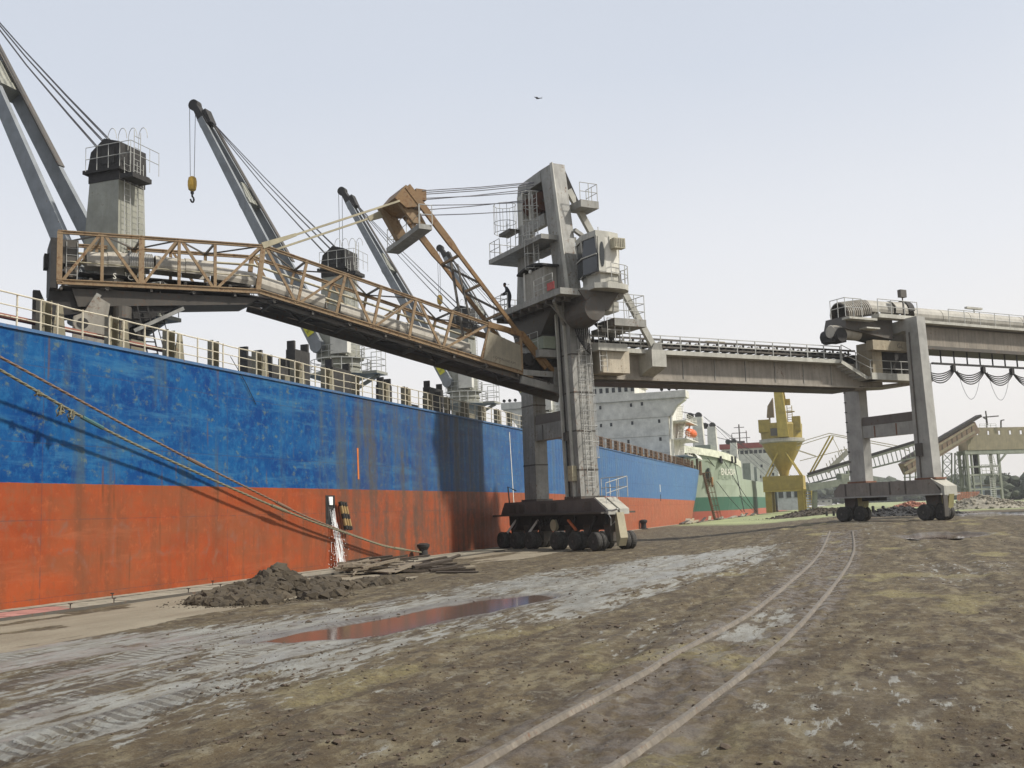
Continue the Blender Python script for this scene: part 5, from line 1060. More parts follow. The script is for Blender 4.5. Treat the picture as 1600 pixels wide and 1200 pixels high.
obj('end_cowl', MB().prism([GT(-.72, 4.25, 3.62), GT(-.72, 5.3, 3.05), GT(-.72, 5.3, 2.4), GT(-.72, 5.02, 2.4), GT(-.72, 5.02, 2.9), GT(-.72, 4.3, 3.56)], U3*1.3), M_GREYL, gt)
obj('splash_plate', MB().box(-.9, -.5, 5.25, 5.35, 1.0, 2.45, GT), M_UNDER, gt)
obj('leg', MB().box(-.4, .4, -3.3, -1.8, 3.62, 10.75, GT), M_GREYG, gt)
obj('leg', MB().hexa([GT(-.42, 2.88, 3.62), GT(-.42, 4.3, 3.62), GT(.42, 4.3, 3.62), GT(.42, 2.88, 3.62), GT(-.42, 2.95, 15.05), GT(-.42, 4.0, 15.05), GT(.42, 4.0, 15.05), GT(.42, 2.95, 15.05)]), M_GREYG, gt)
for b0 in (-3.45, 2.75): obj('leg_flange', MB().box(-.55, .55, b0, b0+1.8, 3.56, 3.68, GT), metal('rust_flange', (.2, .09, .05), .6, .4), gt)
obj('cross_beam', MB().box(-.32, .32, -1.8, 2.88, 6.85, 7.75, GT), M_GREYG, gt)
obj('beam_cap', MB().prism([GT(-.33, -2.2, 7.76), GT(-.33, -1.7, 8.4), GT(-.33, 2.9, 8.4), GT(-.33, 2.9, 7.76)], U3*.66), MC['cap_dark'], gt)
for b_ in (-.7, 1.3): obj('beam_stiffener', MB().box(-.345, -.322, b_, b_+.1, 6.87, 7.7, GT), MC['rust_flange'], gt)
obj('cable_conduit', MB().tube([GT(-.48, 3.3, 3.7), GT(-.48, 3.3, 14)], .05, 5).box(-.62, -.43, 3.1, 3.6, 5.2, 6.1, GT), M_UNDER, gt)
for b_ in (-3.6, -1.2, .6, 2.0): obj('web_rib', MB().box(-.74, -.70, b_, b_+.09, 2.62, 3.5, GT), M_UNDER, gt)
mb = MB()
for i in range(9): mb.box(-.48, -.40, -3.28, -3.12, 4.4+i*.75, 4.46+i*.75, GT)
obj('step_irons', mb, M_BLACK, gt)
obj('top_beam', MB().hexa([GT(-.4, -.8, 13.95), GT(-.4, 2.95, 14.2), GT(.4, 2.95, 14.2), GT(.4, -.8, 13.95), GT(-.4, -.8, 14.85), GT(-.4, 2.95, 15.0), GT(.4, 2.95, 15.0), GT(.4, -.8, 14.85)]), M_GREYG, gt)
obj('tie_beam', MB().box(-3.4, .3, 2.0, 2.6, 12.75, 13.45, GT), metal('beam_cream', (.33, .28, .19), .3, .5), gt)
obj('support_column', MB().box(-2.9, -1.95, .6, 2.0, 10.75, 13.4, GT), MC['beam_cream'], gt)
text('beam_lettering', 'GL', .5, GT(-.7, 2.61, 13.1), U3, (0, 0, 1), MC['worn_black_letter'], gt, .003)
obj('gantry_machine', MB().box(-1.5, 1.5, -.5, 1.6, 11.6, 12.9, GT), M_BLACK, gt)
# ================================================================== OVERHEAD CONVEYOR
oc = thing('overhead_conveyor', 'covered overhead belt conveyor on a deep grey girder running off to the right edge', 'conveyor', tuple(GT(20, 1.2, 13)))
obj('girder', MB().box(1.0, 60, .3, 2.3, 13.3, 14.75, GT), metal('overhead_girder_paint', (.25, .22, .175), .25, .7), oc)
obj('girder_flange', MB().box(.8, 60, .1, 2.5, 13.05, 13.3, GT).box(.8, 60, .1, 2.42, 14.76, 14.84, GT), M_UNDER, oc)
obj('walkway', MB().box(1.0, 60, 2.3, 3.0, 14.85, 15.05, GT), M_GREYL, oc)
for i in range(13):
    a0 = 2+i*3.1; p, q = GT(a0, 1.2, 15.72), GT(a0+3.06, 1.2, 15.72)
    obj('belt_cover', MB().half(p, q, .66+.012*(i % 3), 12, .04, -35, 215), metal('gallery_cover_sheet', (.36, .34, .29), .06, .45, dust=.2), oc)
p, q = GT(-2.6, 1.2, 15.9), GT(-.2, 1.2, 15.9)
obj('belt_cover', MB().half(p, q, .72, 12, .04, -20, 200), MC['gallery_cover_sheet'], oc)
obj('belt_cover', MB().half(GT(0, 1.2, 15.95), GT(1.3, 1.2, 15.95), .74, 12, .04, -20, 200), MC['gallery_cover_sheet'], oc)
obj('belt_cover', MB().half(GT(1.3, 1.2, 16.0), GT(1.9, 1.2, 16.0), .8, 12, .3, -5, 185), M_BLACK, oc)
obj('head_hood', MB().half(GT(-5.0, 1.2, 15.35), GT(-2.6, 1.2, 15.75), .85, 12, .05, -30, 210), M_UNDER, oc)
obj('head_chute', MB().hexa([GT(-5.6, .2, 14.2), GT(-5.6, 2.3, 14.2), GT(-1.0, 2.3, 13.6), GT(-1.0, .2, 13.6), GT(-5.4, .3, 15.1), GT(-5.4, 2.2, 15.1), GT(-.8, 2.2, 15.1), GT(-.8, .3, 15.1)]), M_UNDER, oc)
obj('head_drum', MB().lathe(GT(-5.9, .6, 13.75), V3, [(.5, 0), (.5, 1.6)], 18).box(-6.6, -5.2, .9, 1.9, 13.3, 13.5, GT), M_BLACK, oc)
obj('loading_spout', MB().lathe(GT(-6.4, 1.6, 14.0), U3, [(.42, 0), (.5, .1), (.5, 2.6), (.4, 2.7)], 16), MC['belt_cover_sheet'], oc)
mb = MB()
for j in range(12): mb.half(GT(-4.9+j*.19, 1.2, 15.4+j*.03), GT(-4.85+j*.19, 1.2, 15.41+j*.03), .9, 10, .06, -20, 200)
obj('hood_rib', mb, M_HOOD, oc)
obj('head_platform', MB().box(-5.9, -3.2, 2.3, 3.0, 14.75, 14.9, GT).box(-3.0, 1.0, 2.3, 3.0, 15.0, 15.28, GT).box(-4.3, -3.0, 2.2, 3.0, 14.15, 14.25, GT), M_GREYL, oc)
obj('railing', MB().rail([GT(-6.2, 1.6, 14.9), GT(-6.2, 2.95, 14.9), GT(-4.6, 2.95, 14.9)], 1.3, .8, .03, (.5,)).rail([GT(-3.0, 2.95, 15.28), GT(1.0, 2.95, 15.28)], 1.05, 1.3, .03, (.5,)), M_RAIL, oc)
obj('railing', MB().rail([GT(4.3, 2.95, 15.05), GT(56, 2.95, 15.05)], 1.0, 1.7, .028, (.45,)), M_RAIL, oc)
obj('lamp_box', MB().tube([GT(.2, 2.4, 15.2), GT(.2, 2.4, 16.9)], .05, 6).box(-.1, .5, 2.25, 2.55, 16.75, 17.3, GT), M_UNDER, oc)
for a0 in (9.5, 21.5):
    obj('lamp_arm', MB().tube([GT(a0, 1.2, 16.4), GT(a0, 1.2, 16.7)], .05, 5).box(a0-.9, a0+.9, 1.05, 1.3, 16.7, 16.85, GT), M_GREYL, oc)
mb = MB().box(3.0, 60, 2.1, 2.25, 12.0, 12.14, GT)
obj('cable_track', mb, M_BLACK, oc)
hq = None
for i in range(26):
    a0 = 4.0+i*1.45
    if hq is None: hq = obj('hanger', MB().beam(GT(a0, 2.17, 12.1), GT(a0, 2.17, 13.06), .10, .10), M_BLACK, oc); h0 = V(GT(a0, 2.17, 12))
    else: inst(hq, oc, WO[hq.name]+(GT(a0, 2.17, 12)-h0))
for i in range(8):
    a0 = 1.9+i*3.35; obj('trolley', MB().box(a0-.15, a0+.15, 2.05, 2.3, 11.55, 11.98, GT), M_BLACK, oc)
    mb = MB()
    for k in range(5):
        sg = .45+.12*k; pts = [GT(a0+3.35*t_, 2.1+.04*k, 11.75-sg*4*t_*(1-t_)-(.05*k)) for t_ in [j/10 for j in range(11)]]; mb.tube(pts, .045, 4)
    obj('festoon_cable', mb, M_BLACK, oc)
    if i in (1, 2): obj('loose_wire', MB().tube([GT(a0+.3+2.6*t_, 2.3, 11.6-2.3*4*t_*(1-t_)*(1-.15*t_)) for t_ in [j/12 for j in range(13)]], .018, 4), M_ROPE, oc)
for a0 in (34, 52):
    obj('portal_leg', MB().box(a0-.4, a0+.4, 2.6, 3.4, .7, 13.05, GT).box(a0-.4, a0+.4, -1.2, -.4, .7, 13.05, GT).box(a0-.3, a0+.3, -.4, 2.6, 12.0, 13.0, GT), M_GREY, oc)
# ================================================================== BACKGROUND
def atD(px, py, D):
    d = ray(px, py); return CAMP + d*(D/d.dot(FW))
# ---- green ship
gs = thing('green_ship', 'pale green cargo ship with white bow bulwark moored beyond the blue ship', 'cargo ship', (-36, 240, -2.6))
m, t, b = newmat('green_hull'); g = N(t, 'ShaderNodeNewGeometry'); s = N(t, 'ShaderNodeSeparateXYZ'); L(t, g.outputs['Position'], s.inputs[0])
n1 = noise(t, pos(t, (.3, .3, .12)), 1.2, 7, .6); c = mix(t, ramp(t, n1, [(.35, 0), (.7, 1)]), (.27, .32, .245), (.32, .37, .285))
c = mix(t, math_(t, 'LESS_THAN', s.outputs['Z'], 3.8), c, (.04, .125, .08)); c = mix(t, math_(t, 'LESS_THAN', s.outputs['Z'], 1.3), c, (.38, .10, .06))
c = mix(t, ramp(t, noise(t, pos(t, (.8, .8, .05)), 1, 6, .6), [(.55, 0), (.72, .4)]), c, (.16, .15, .09))
L(t, c, b.inputs['Base Color']); b.inputs['Roughness'].default_value = .6
mb = MB(); STG = [176, 178, 181, 185, 190, 196, 202, 207.5, 208.5, 220, 260, 330]
for y in STG:
    zt = 10.3+max(0, 207-y)*.075 if y < 208 else 7.3; zs = [-6, -2, 0, 1.3, 3.8, 6, zt]
    for sg in (1, -1):
        for z in zs:
            y0 = 212-1.0*max(0, z); fl_ = 1-max(0, (y0-y)/(y0-(176-.35*(z))))**2.3 if y < y0 else 1; mb.v.append((-36+sg*max(.05, 12.1*max(0, fl_)), y, z))
n = 7
for i in range(len(STG)-1):
    a, c_ = i*14, (i+1)*14
    for k in range(n-1): mb.f += [(a+k, c_+k, c_+k+1, a+k+1), (a+7+k, a+7+k+1, c_+7+k+1, c_+7+k)]
    mb.f.append((a+6, c_+6, c_+13, a+13))
for e in (0, (len(STG)-1)*14): mb.f += [(e+k, e+k+1, e+7+k+1, e+7+k) for k in range(n-1)]
gh = obj('hull', mb, m, gs)
mb = MB()
def gtop(y, z): y0 = 212-z; fl_ = 1-max(0, (y0-y)/(y0-(176-.35*z)))**2.3 if y < y0 else 1; return max(.05, 12.1*max(0, fl_))
ys = [176.5, 178, 181, 185, 190, 196, 202, 206.5]
for i in range(len(ys)-1):
    for sg in (1, -1):
        za, zb = 10.3+(207-ys[i])*.075, 10.3+(207-ys[i+1])*.075; xa, xb = -36+sg*(gtop(ys[i], za)+.06), -36+sg*(gtop(ys[i+1], zb)+.06)
        mb.add([(xa, ys[i], za-.9), (xb, ys[i+1], zb-.9), (xb, ys[i+1], zb+.35), (xa, ys[i], za+.35), (xa-sg*.1, ys[i], za-.9), (xb-sg*.1, ys[i+1], zb-.9), (xb-sg*.1, ys[i+1], zb+.35), (xa-sg*.1, ys[i], za+.35)], [(0, 1, 2, 3), (7, 6, 5, 4), (3, 2, 6, 7), (0, 4, 5, 1)])
obj('bow_bulwark', mb, metal('bulwark_white', (.62, .63, .50), .05, .25), gs)
def hp(px, py): 
    best = None
    for k in range(400):
        y = 177+k*.1; z0 = onY(px, py, y); w = gtop(y, z0.z) 
        if -36+w >= z0.x: return V((z0.x+.12, y, z0.z))
    return onX(px, py, -23.8)
for px, w in ((1126, 1.0), (1143, .5), (1148, .5)):
    p = hp(px, 719); obj('fairlead', MB().box(p.x-.1, p.x+.15, p.y-w, p.y+w, p.z-.6, p.z+.7), M_BLACK, gs)
p = hp(1108, 743); obj('anchor_pocket', MB().prism([p+V((.1, -1.4, 1.3)), p+V((.1, 1.6, 1.3)), p+V((.1, 1.0, -1.2)), p+V((.1, -1.2, -.9))], (-.25, 0, 0)), metal('pocket_dark', (.03, .05, .04), .3, .3), gs)
p = hp(1108, 751); obj('anchor', MB().prism([p+V((.2, -1.0, .6)), p+V((.2, 1.0, .6)), p+V((.2, .4, -1.2))], (.3, 0, 0)), metal('anchor_rust', (.42, .2, .06), .6, .2), gs)
p = hp(1135, 738); q = hp(1120, 736); q.z = p.z
text('ship_name', 'ENLADA', 1.7, p+V((.25, -.2, 0)), (p-q).normalized(), (0, 0, 1), MC['letter_white'], gs, .02)
for px, yy, ytop, w in ((1090, 226, 652, 2.0), (1112, 250, 667, 1.9), (1146, 286, 692, 1.7)):
    p = onY(px, ytop, yy); cr_ = obj('deck_crane', MB().hexa([(p.x-w*.75, yy-w*.6, 7), (p.x+w*.75, yy-w*.6, 7), (p.x+w*.75, yy+w*.6, 7), (p.x-w*.75, yy+w*.6, 7), (p.x-w*.5, yy-w*.5, p.z), (p.x+w*.5, yy-w*.5, p.z), (p.x+w*.5, yy+w*.5, p.z), (p.x-w*.5, yy+w*.5, p.z)]), M_WHITE, gs)
    for dx in (-.9, .6): obj('crane_head', MB().lathe((p.x+dx*w*.6-.5, yy-.4, p.z+.35), (0, 1, 0), [(.75, 0), (.75, .9)], 12), M_BLACK, cr_)
    obj('jib', MB().beam((p.x-1.5, yy, p.z-9), (p.x-22, yy-4, p.z+6), .7, 1.0), M_WHITE, cr_)
    mb = MB()
    for k in (-.5, .5): mb.tube([(p.x, yy+k, p.z+.5), (p.x-22, yy-4+k, p.z+6.5)], .07, 4)
    mb.tube([(p.x+1.5, yy-1, p.z), (p.x+11, yy+30, 9)], .05, 4).tube([(p.x+1.5, yy-.3, p.z), (p.x+14, yy+42, 9)], .05, 4)
    obj('crane_wire', mb, M_ROPE, cr_)
for px0, px1, py0, yy in ((1086, 1110, 696, 214), (1113, 1132, 706, 222), (1160, 1172, 724, 262), (1175, 1182, 730, 285)):
    p, q = onY(px0, py0, yy), onY(px1, py0, yy); obj('hatch_stack', MB().box(p.x, q.x, yy, yy+8, 7, p.z), metal('hatch_grey_green', (.20, .22, .19), .1, .4), gs)
p, q = onY(1128, 712, 300), onY(1226, 700, 300)
obj('superstructure', MB().box(p.x, -24.4, 300, 318, 6, 18.2), M_WHITE, gs); obj('bridge_roof', MB().box(p.x-.5, -24.0, 299.4, 310, 18.2, 19.7), metal('roof_red', (.28, .06, .045), .1, .3), gs)
for i in range(12):
    c_ = onY(1217-7.2*i, 709.5, 300)
    if c_.x > p.x: obj('window', MB().box(c_.x-.45, c_.x+.45, 299.93, 299.99, 16.6, 17.6), M_SHADE, gs)
for px, py in ((1163, 730), (1167, 730), (1190, 728), (1207, 727), (1208, 741), (1196, 752), (1188, 745)):
    c_ = onY(px, py, 300); obj('window', MB().box(c_.x-.3, c_.x+.3, 299.93, 299.99, c_.z-.4, c_.z+.4), M_SHADE, gs)
c_ = onY(1156, 690, 304); mb = MB().tube([(c_.x, 304, 19.6), (c_.x, 304, 25.5)], .2, 5)
for z, w in ((21.5, 3), (23.0, 2.2), (24.6, 1.5)): mb.tube([(c_.x-w, 304, z), (c_.x+w, 304, z)], .1, 4)
for dx in (-2.2, 2.0): mb.tube([(c_.x+dx, 304, 19.6), (c_.x+dx, 304, 23.2+dx*.2)], .12, 4)
mb.box(c_.x-1.4, c_.x+1.4, 303.5, 304.5, 19.7, 20.6); obj('radar_mast', mb, M_UNDER, gs)
for k, (px0, py0, px1, py1) in enumerate(((1103, 716, 1168, 787), (1129, 722, 1150, 752), (1145, 722, 1163, 800), (1117, 752, 1160, 800))):
    a = hp(px0, py0)+V((.2, 0, 0)); e = onX(px1, py1, -22.9) if k != 0 else onX(1176, 797, -22.7)
    if k == 1: e = onX(1182, 800, -22.6)
    o = obj('mooring_line', MB().tube([a, (a+e)/2-V((0, 0, .3)), e], .07, 4), M_ROPE); tag(o, 'thin dark mooring line of the green ship, ' + ('longest, from the bow chock to the quay', 'from the fairlead right of the name', 'pale steep line beside the flare', 'low line starting below the anchor')[k], 'mooring line', 'mooring lines of the green ship')
# ---- yellow crane
YC = 217.0; yc = thing('harbour_crane', 'yellow slewing harbour crane with conical pedestal on a portal, beyond the bridge', 'crane', tuple(atD(1228, 800, YC)))
M_HY = metal('crane_yellow', (.32, .235, .042), .25, .55, dirtc=(.22, .18, .05)); M_HYL = metal('crane_yellow_light', (.40, .30, .05), .15, .4)
def yp(px, py, dy=0): return atD(px, py, YC+dy)
x0, x1 = yp(1195, 780).x, yp(1256, 780).x; yb = yp(1228, 780).y; xc = (x0+x1)/2
for x in (x0, x1-1.2):
    for y in (yb, yb+7): obj('portal_leg', MB().box(x, x+1.3, y, y+1.4, .3, 4.9), M_HY, yc)
obj('lattice_stair', MB().ladder((x1+.9, yb-.3, .6), (x1+.9, yb-.3, 5.5), 1.6, (1, 0, 0), .5, .1).ladder((x1+.9, yb+1.6, .6), (x1+.9, yb+1.6, 5.5), 1.6, (1, 0, 0), .5, .1), M_HYL, yc)
obj('portal_box', MB().box(x0-.3, x1+.2, yb-.2, yb+8.4, 5.0, 8.0), M_HY, yc); obj('portal_rim', MB().box(x0-.3, x1+1.5, yb-.5, yb+8.6, 4.7, 4.98), M_HYL, yc)
cy_ = yb+4
obj('cone_pedestal', MB().lathe((xc, cy_, 8.0), (0, 0, 1), [(.9, 0), (1.2, 1.2), (3.6, 5.6), (4.3, 7.0), (4.3, 7.5)], 28), M_HY, yc)
mb = MB()
for sx in (-1, 1):
    for sy in (-1, 1): mb.tube([(xc+sx*3.6, cy_+sy*3.6, 8.0), (xc+sx*.7, cy_+sy*3.0, 13.2)], .17, 6)
obj('cone_strut', mb, M_HYL, yc)
obj('slew_walkway', MB().lathe((xc, cy_, 15.1), (0, 0, 1), [(4.3, 0), (4.8, .2), (4.8, .9), (4.2, 1.0)], 28), MC['gallery_cover_sheet'], yc)
obj('machine_drum', MB().lathe((xc, cy_, 16.0), (0, 0, 1), [(4.3, 0), (4.45, 3.0), (4.2, 3.4)], 20).box(xc-4.4, xc-2.0, cy_-3.8, cy_-1, 17.5, 20.2).box(xc+2.6, xc+4.3, cy_-3.2, cy_-1, 17.5, 20.6), M_HY, yc)
obj('machine_window', MB().box(xc-1.9, xc-.1, cy_-4.45, cy_-4.3, 16.6, 18.2), M_UNDER, yc)
obj('column', MB().hexa([(xc-.4, cy_-4.9, 16.2), (xc+1.9, cy_-4.9, 16.2), (xc+1.9, cy_-2.5, 16.2), (xc-.4, cy_-2.5, 16.2), (xc-.9, cy_-3.5, 32), (xc+.6, cy_-3.5, 32), (xc+.6, cy_-2.0, 32), (xc-.9, cy_-2.0, 32)]), M_HYL, yc)
obj('counterweight', MB().prism([(xc-1.2, cy_-2, 20.8), (xc-1.2, cy_-2, 25.0), (xc-2.4, cy_-2, 23.2), (xc-2.7, cy_-2, 20.8)], (0, 2, 0)).tube([(xc-2.2, cy_-1.8, 17.5), (xc-2.1, cy_-1.8, 21)], .2, 6), metal('weight_brown', (.22, .16, .08), .3, .4), yc)
obj('side_mast', MB().beam((xc+1.4, cy_-2, 23.6), (xc+.6, cy_-2, 31), .5, .5).box(xc+.8, xc+2.4, cy_-2.2, cy_-1.2, 23.2, 24.5).box(xc+1.0, xc+3.2, cy_-2.4, cy_-1.4, 21.6, 21.8).ladder((xc+2.2, cy_-2.2, 17), (xc+2.2, cy_-2.2, 23), 1, (1, 0, 0), .5, .08), M_HY, yc)
# ---- luffing boom conveyor with yellow frame beyond
def dbeam(mb, pts, D, w, h=None):
    P = [atD(px, py, D) for px, py in pts]
    for a, c_ in zip(P[:-1], P[1:]): mb.beam(a, c_, w, h or w)
    return mb
st2 = thing('far_ship_loader', 'distant conveyor boom with a yellow leaning frame and stay cables beside the yellow crane', 'ship loader', tuple(atD(1262, 795, 190)))
obj('yellow_frame', dbeam(dbeam(MB(), [(1262, 745), (1297, 681)], 190, .28, .28), [(1266, 745), (1302, 682)], 190, .3, .3), M_HYL, st2)
obj('stay_rods', dbeam(dbeam(dbeam(dbeam(dbeam(MB(), [(1245, 697), (1299, 680), (1420, 704)], 190, .14), [(1245, 692), (1296, 677), (1420, 700)], 191, .14), [(1245, 703), (1275, 713)], 190, .2), [(1300, 682), (1322, 726)], 190, .08), [(1250, 720), (1330, 700)], 196, .14), M_STAY, st2)
M_FAR = metal('far_steel_grey', (.22, .235, .19), .15, .4)
obj('boom_girder', dbeam(dbeam(MB(), [(1262, 744), (1440, 690)], 188, 1.4, .55), [(1262, 757), (1340, 737), (1440, 712)], 188, .3, .3), M_FAR, st2)
obj('boom_rail', dbeam(MB(), [(1262, 741), (1440, 687)], 187, .15, .5), M_BLACK, st2)
mb = MB()
for i in range(26): f = i/26; dbeam(mb, [(1262+178*f, 746-54*f), (1266+178*f, 756-46*f)], 188, .12)
obj('boom_lattice', mb, M_FAR, st2)
obj('lower_gallery', dbeam(MB(), [(1262, 762), (1325, 752)], 186, 2, 1.2), M_FAR, st2)
obj('gallery_pier', dbeam(dbeam(dbeam(MB(), [(1273, 768), (1273, 795)], 186, .7), [(1317, 740), (1317, 775)], 186, 1.6), [(1323, 740), (1340, 738)], 186, 1), M_FAR, st2)
mb = dbeam(MB(), [(1292, 737), (1325, 705)], 215, .5, 1.0)
for i in range(7): dbeam(mb, [(1294+4.6*i, 733-4.4*i), (1291+4.6*i, 724-4.4*i)], 215, .15)
o = obj('stair_conveyor', mb, MC['gallery_cover_sheet'], st2)
# ---- brown gallery with steel tower on the right
ga = thing('brown_gallery', 'brown sheet-clad conveyor gallery with square openings on steel towers at the right', 'conveyor gallery', tuple(atD(1540, 785, 200)))
M_GAL = metal('gallery_brown', (.22, .19, .12), .2, .5); M_GALD = metal('gallery_rust', (.17, .12, .075), .5, .4)
mb = MB()
A, B_ = atD(1512, 700, 200), atD(1640, 687, 205)
ux = (B_-A); ux.z = 0; ux.normalize(); Ln = 22.0; zb, zt = 11.3, 15.6
o_ = V((A.x, A.y, 0)); nrm = V((ux.y, -ux.x, 0))
wins = [1.0+i*2.55 for i in range(8)]
prev = 0.0
def gb(mb, s0, s1, z0, z1, d0=0, d1=.15): p = o_+ux*s0-nrm*d0; q = o_+ux*s1-nrm*d0; k = -nrm*(d1-d0); return mb.hexa([p+V((0, 0, z0)), q+V((0, 0, z0)), q+k+V((0, 0, z0)), p+k+V((0, 0, z0)), p+V((0, 0, z1)), q+V((0, 0, z1)), q+k+V((0, 0, z1)), p+k+V((0, 0, z1))])
for d0 in (0, 2.6):
    for s_ in wins: gb(mb, prev, s_+(1.0 if s_ == wins[0] else .0), zb, zt-.3*(d0 > 0), d0, d0+.12) if False else None
for d0 in (0, 2.6):
    prev = 0
    for s_ in wins: gb(mb, prev, s_+.9, zb, zt, d0, d0+.12); gb(mb, s_+.9, s_+1.75, zb, zt-1.45, d0, d0+.12); gb(mb, s_+.9, s_+1.75, zt-.5, zt, d0, d0+.12); prev = s_+1.75
    gb(mb, prev, Ln, zb, zt, d0, d0+.12)
gb(mb, 0, Ln, zb-.12, zb-.01, 0, 2.7)
obj('gallery_wall', mb, M_GAL, ga)
obj('gallery_girder', gb(gb(MB(), -.6, Ln, zb-.9, zb-.15, .1, .5), -.6, Ln, zb-.9, zb-.15, 2.2, 2.6), M_FAR, ga)
mb = MB(); P = [atD(1413, 733, 196), atD(1521, 668, 201)]
obj('sloping_gallery', MB().beam(P[0], P[1], 2.4, 2.3), M_GALD, ga); obj('sloping_stringer', MB().beam(P[0]+V((0, -1.4, -.9)), P[1]+V((0, -1.4, -.9)), .3, .5).beam(P[0]+V((0, -1.4, .6)), P[1]+V((0, -1.4, .6)), .25, .3), M_GAL, ga)
for k in range(14): c_ = P[0]+(P[1]-P[0])*(k+.5)/14; obj('cladding_rib', MB().beam(c_+V((0, -1.36, -.7)), c_+V((0, -1.36, .6)), .3, .12, (1, 0, 0)), M_UNDER, ga); obj('sloping_belt', MB().beam(P[0]+V((0, 0, 1.8)), P[1]+V((1.2, 0, 2.2)), 1.6, .5), M_UNDER, ga)
mb = MB()
def frame_tower(mb, s0, s1, z1, bars, w=.34):
    for s_ in (s0, s1):
        for d0 in (.2, 2.4): gb(mb, s_, s_+w, .7, z1, d0, d0+w)
    for z in bars: gb(mb, s0, s1, z, z+.35, .22, .5); gb(mb, s0, s1, z, z+.35, 2.4, 2.7)
    return mb
frame_tower(mb, -.3, 7.0, zb-.9, (3.4, 6.2, 7.8), .45); frame_tower(mb, .8, 2.4, zb-.9, (4.5,), .25)
mb.beam(o_+ux*7.2+V((0, 0, 9.0)), o_+ux*8.7+V((0, 0, 10.4)), .3, .3)
obj('steel_tower', mb, M_FAR, ga)
obj('tower_stair', MB().ladder(o_+ux*5.0+V((0, 0, .8)), o_+ux*5.0+V((0, 0, 6)), 1.2, ux, .35, .06).ladder(o_+ux*5.9+V((0, 0, 6)), o_+ux*5.0+V((0, 0, 10.3)), 1.2, ux, .35, .06), M_RAIL, ga)
obj('railing', MB().rail([o_+ux*2.8+V((0, 0, 6.55)), o_+ux*6.6+V((0, 0, 6.55))], 1.8, 1.0, .05, (.35, .7)).rail([o_+ux*3.2+V((0, 0, zt)), o_+ux*7+V((0, 0, zt))], .7, 1.2, .04, (.5,)), M_RAIL, ga)
obj('chute_pipe', gb(MB(), 2.4, 3.3, 6.2, zb-.9, 1, 1.8), M_BLACK, ga)
mb = MB()
for pxa, pxb in ((1473, 1487), (1492, 1505)):
    for f0, f1 in ((708, 722), (722, 736), (736, 750), (750, 764), (764, 778)):
        dbeam(mb, [(pxa, f0), (pxa, f1)], 203, .2); dbeam(mb, [(pxb, f0), (pxb, f1)], 203, .2); dbeam(mb, [(pxa, f0), (pxb, f1)], 203, .12); dbeam(mb, [(pxb, f0), (pxa, f1)], 203, .12); dbeam(mb, [(pxa, f0), (pxb, f0)], 203, .12)
obj('lattice_tower', mb, M_FAR, ga)
mb = MB()
for px in (1413, 1421, 1430, 1438): dbeam(mb, [(px, 722), (px+1, 752)], 196, .22)
for py in (730, 738, 746): dbeam(mb, [(1412, py), (1440, py-1)], 196, .18)
obj('trestle', mb, M_FAR, ga)
for pts in ([(1542, 668), (1541, 655), (1536, 652), (1560, 650)], [(1564, 668), (1564, 657), (1569, 656)], [(1543, 664), (1540, 642)], [(1480, 682), (1478, 678), (1476, 677)]): obj('lamp_mast', dbeam(MB(), pts, 202, .22), M_UNDER, ga)
# ---- buildings, sheds and greenery far off
def building(px0, px1, pyt, D, col, lab, roof=None, depth=12, wins=0):
    p, q = atD(px0, pyt, D), atD(px1, pyt, D); zt = p.z; k = 'far_wall_%d' % int(px0)
    bt = thing('building', lab, 'building', (p.x, p.y, .5)); mt = metal(k, col, .05, .35)
    e = (q-p); e.z = 0; e2 = V((-e.y, e.x, 0)).normalized()*depth; b0 = V((p.x, p.y, .4)); b1 = V((q.x, q.y, .4))
    obj('wall', MB().prism([b0, b1, b1+e2, b0+e2], (0, 0, zt-.4)), mt, bt)
    r0 = V((p.x, p.y, zt+.42)); obj('roof', MB().prism([b0+V((0, 0, zt-.39))-e2*.02, b1+V((0, 0, zt-.39))-e2*.02, b1+e2+V((0, 0, zt-.39)), b0+e2+V((0, 0, zt-.39))], (0, 0, .3)), roof or M_UNDER, bt)
    for i in range(wins):
        f = (i+.5)/wins; c_ = b0+e*f; d_ = e.normalized()*.6; nn = -e2.normalized()*.05
        obj('window', MB().prism([c_-d_+V((0, 0, zt*.45))+nn, c_+d_+V((0, 0, zt*.45))+nn, c_+d_+V((0, 0, zt*.7))+nn, c_-d_+V((0, 0, zt*.7))+nn], nn*.5), M_SHADE, bt)
M_RR = metal('tile_red', (.30, .10, .07), .1, .3)
building(1213, 1262, 757, 262, (.32, .34, .36), 'pale blue-grey shed seen through the legs of the yellow crane', None, 14, 4)
building(1534, 1566, 760, 232, (.20, .22, .26), 'low blue-grey shed behind the steel tower at right', None, 8, 2)
building(1580, 1640, 770, 330, (.45, .44, .42), 'white low building with reddish roof at the far right edge', M_RR, 10, 6)
building(1583, 1650, 757, 420, (.28, .29, .29), 'grey block with a pale window band at the far right', None, 12, 8)
building(1272, 1300, 781, 520, (.30, .29, .27), 'tiny grey warehouse on the horizon left of the right gantry', None, 12, 3)
building(1385, 1412, 776, 560, (.34, .32, .30), 'tiny pale warehouse on the horizon framed by the right gantry legs', None, 12, 3)
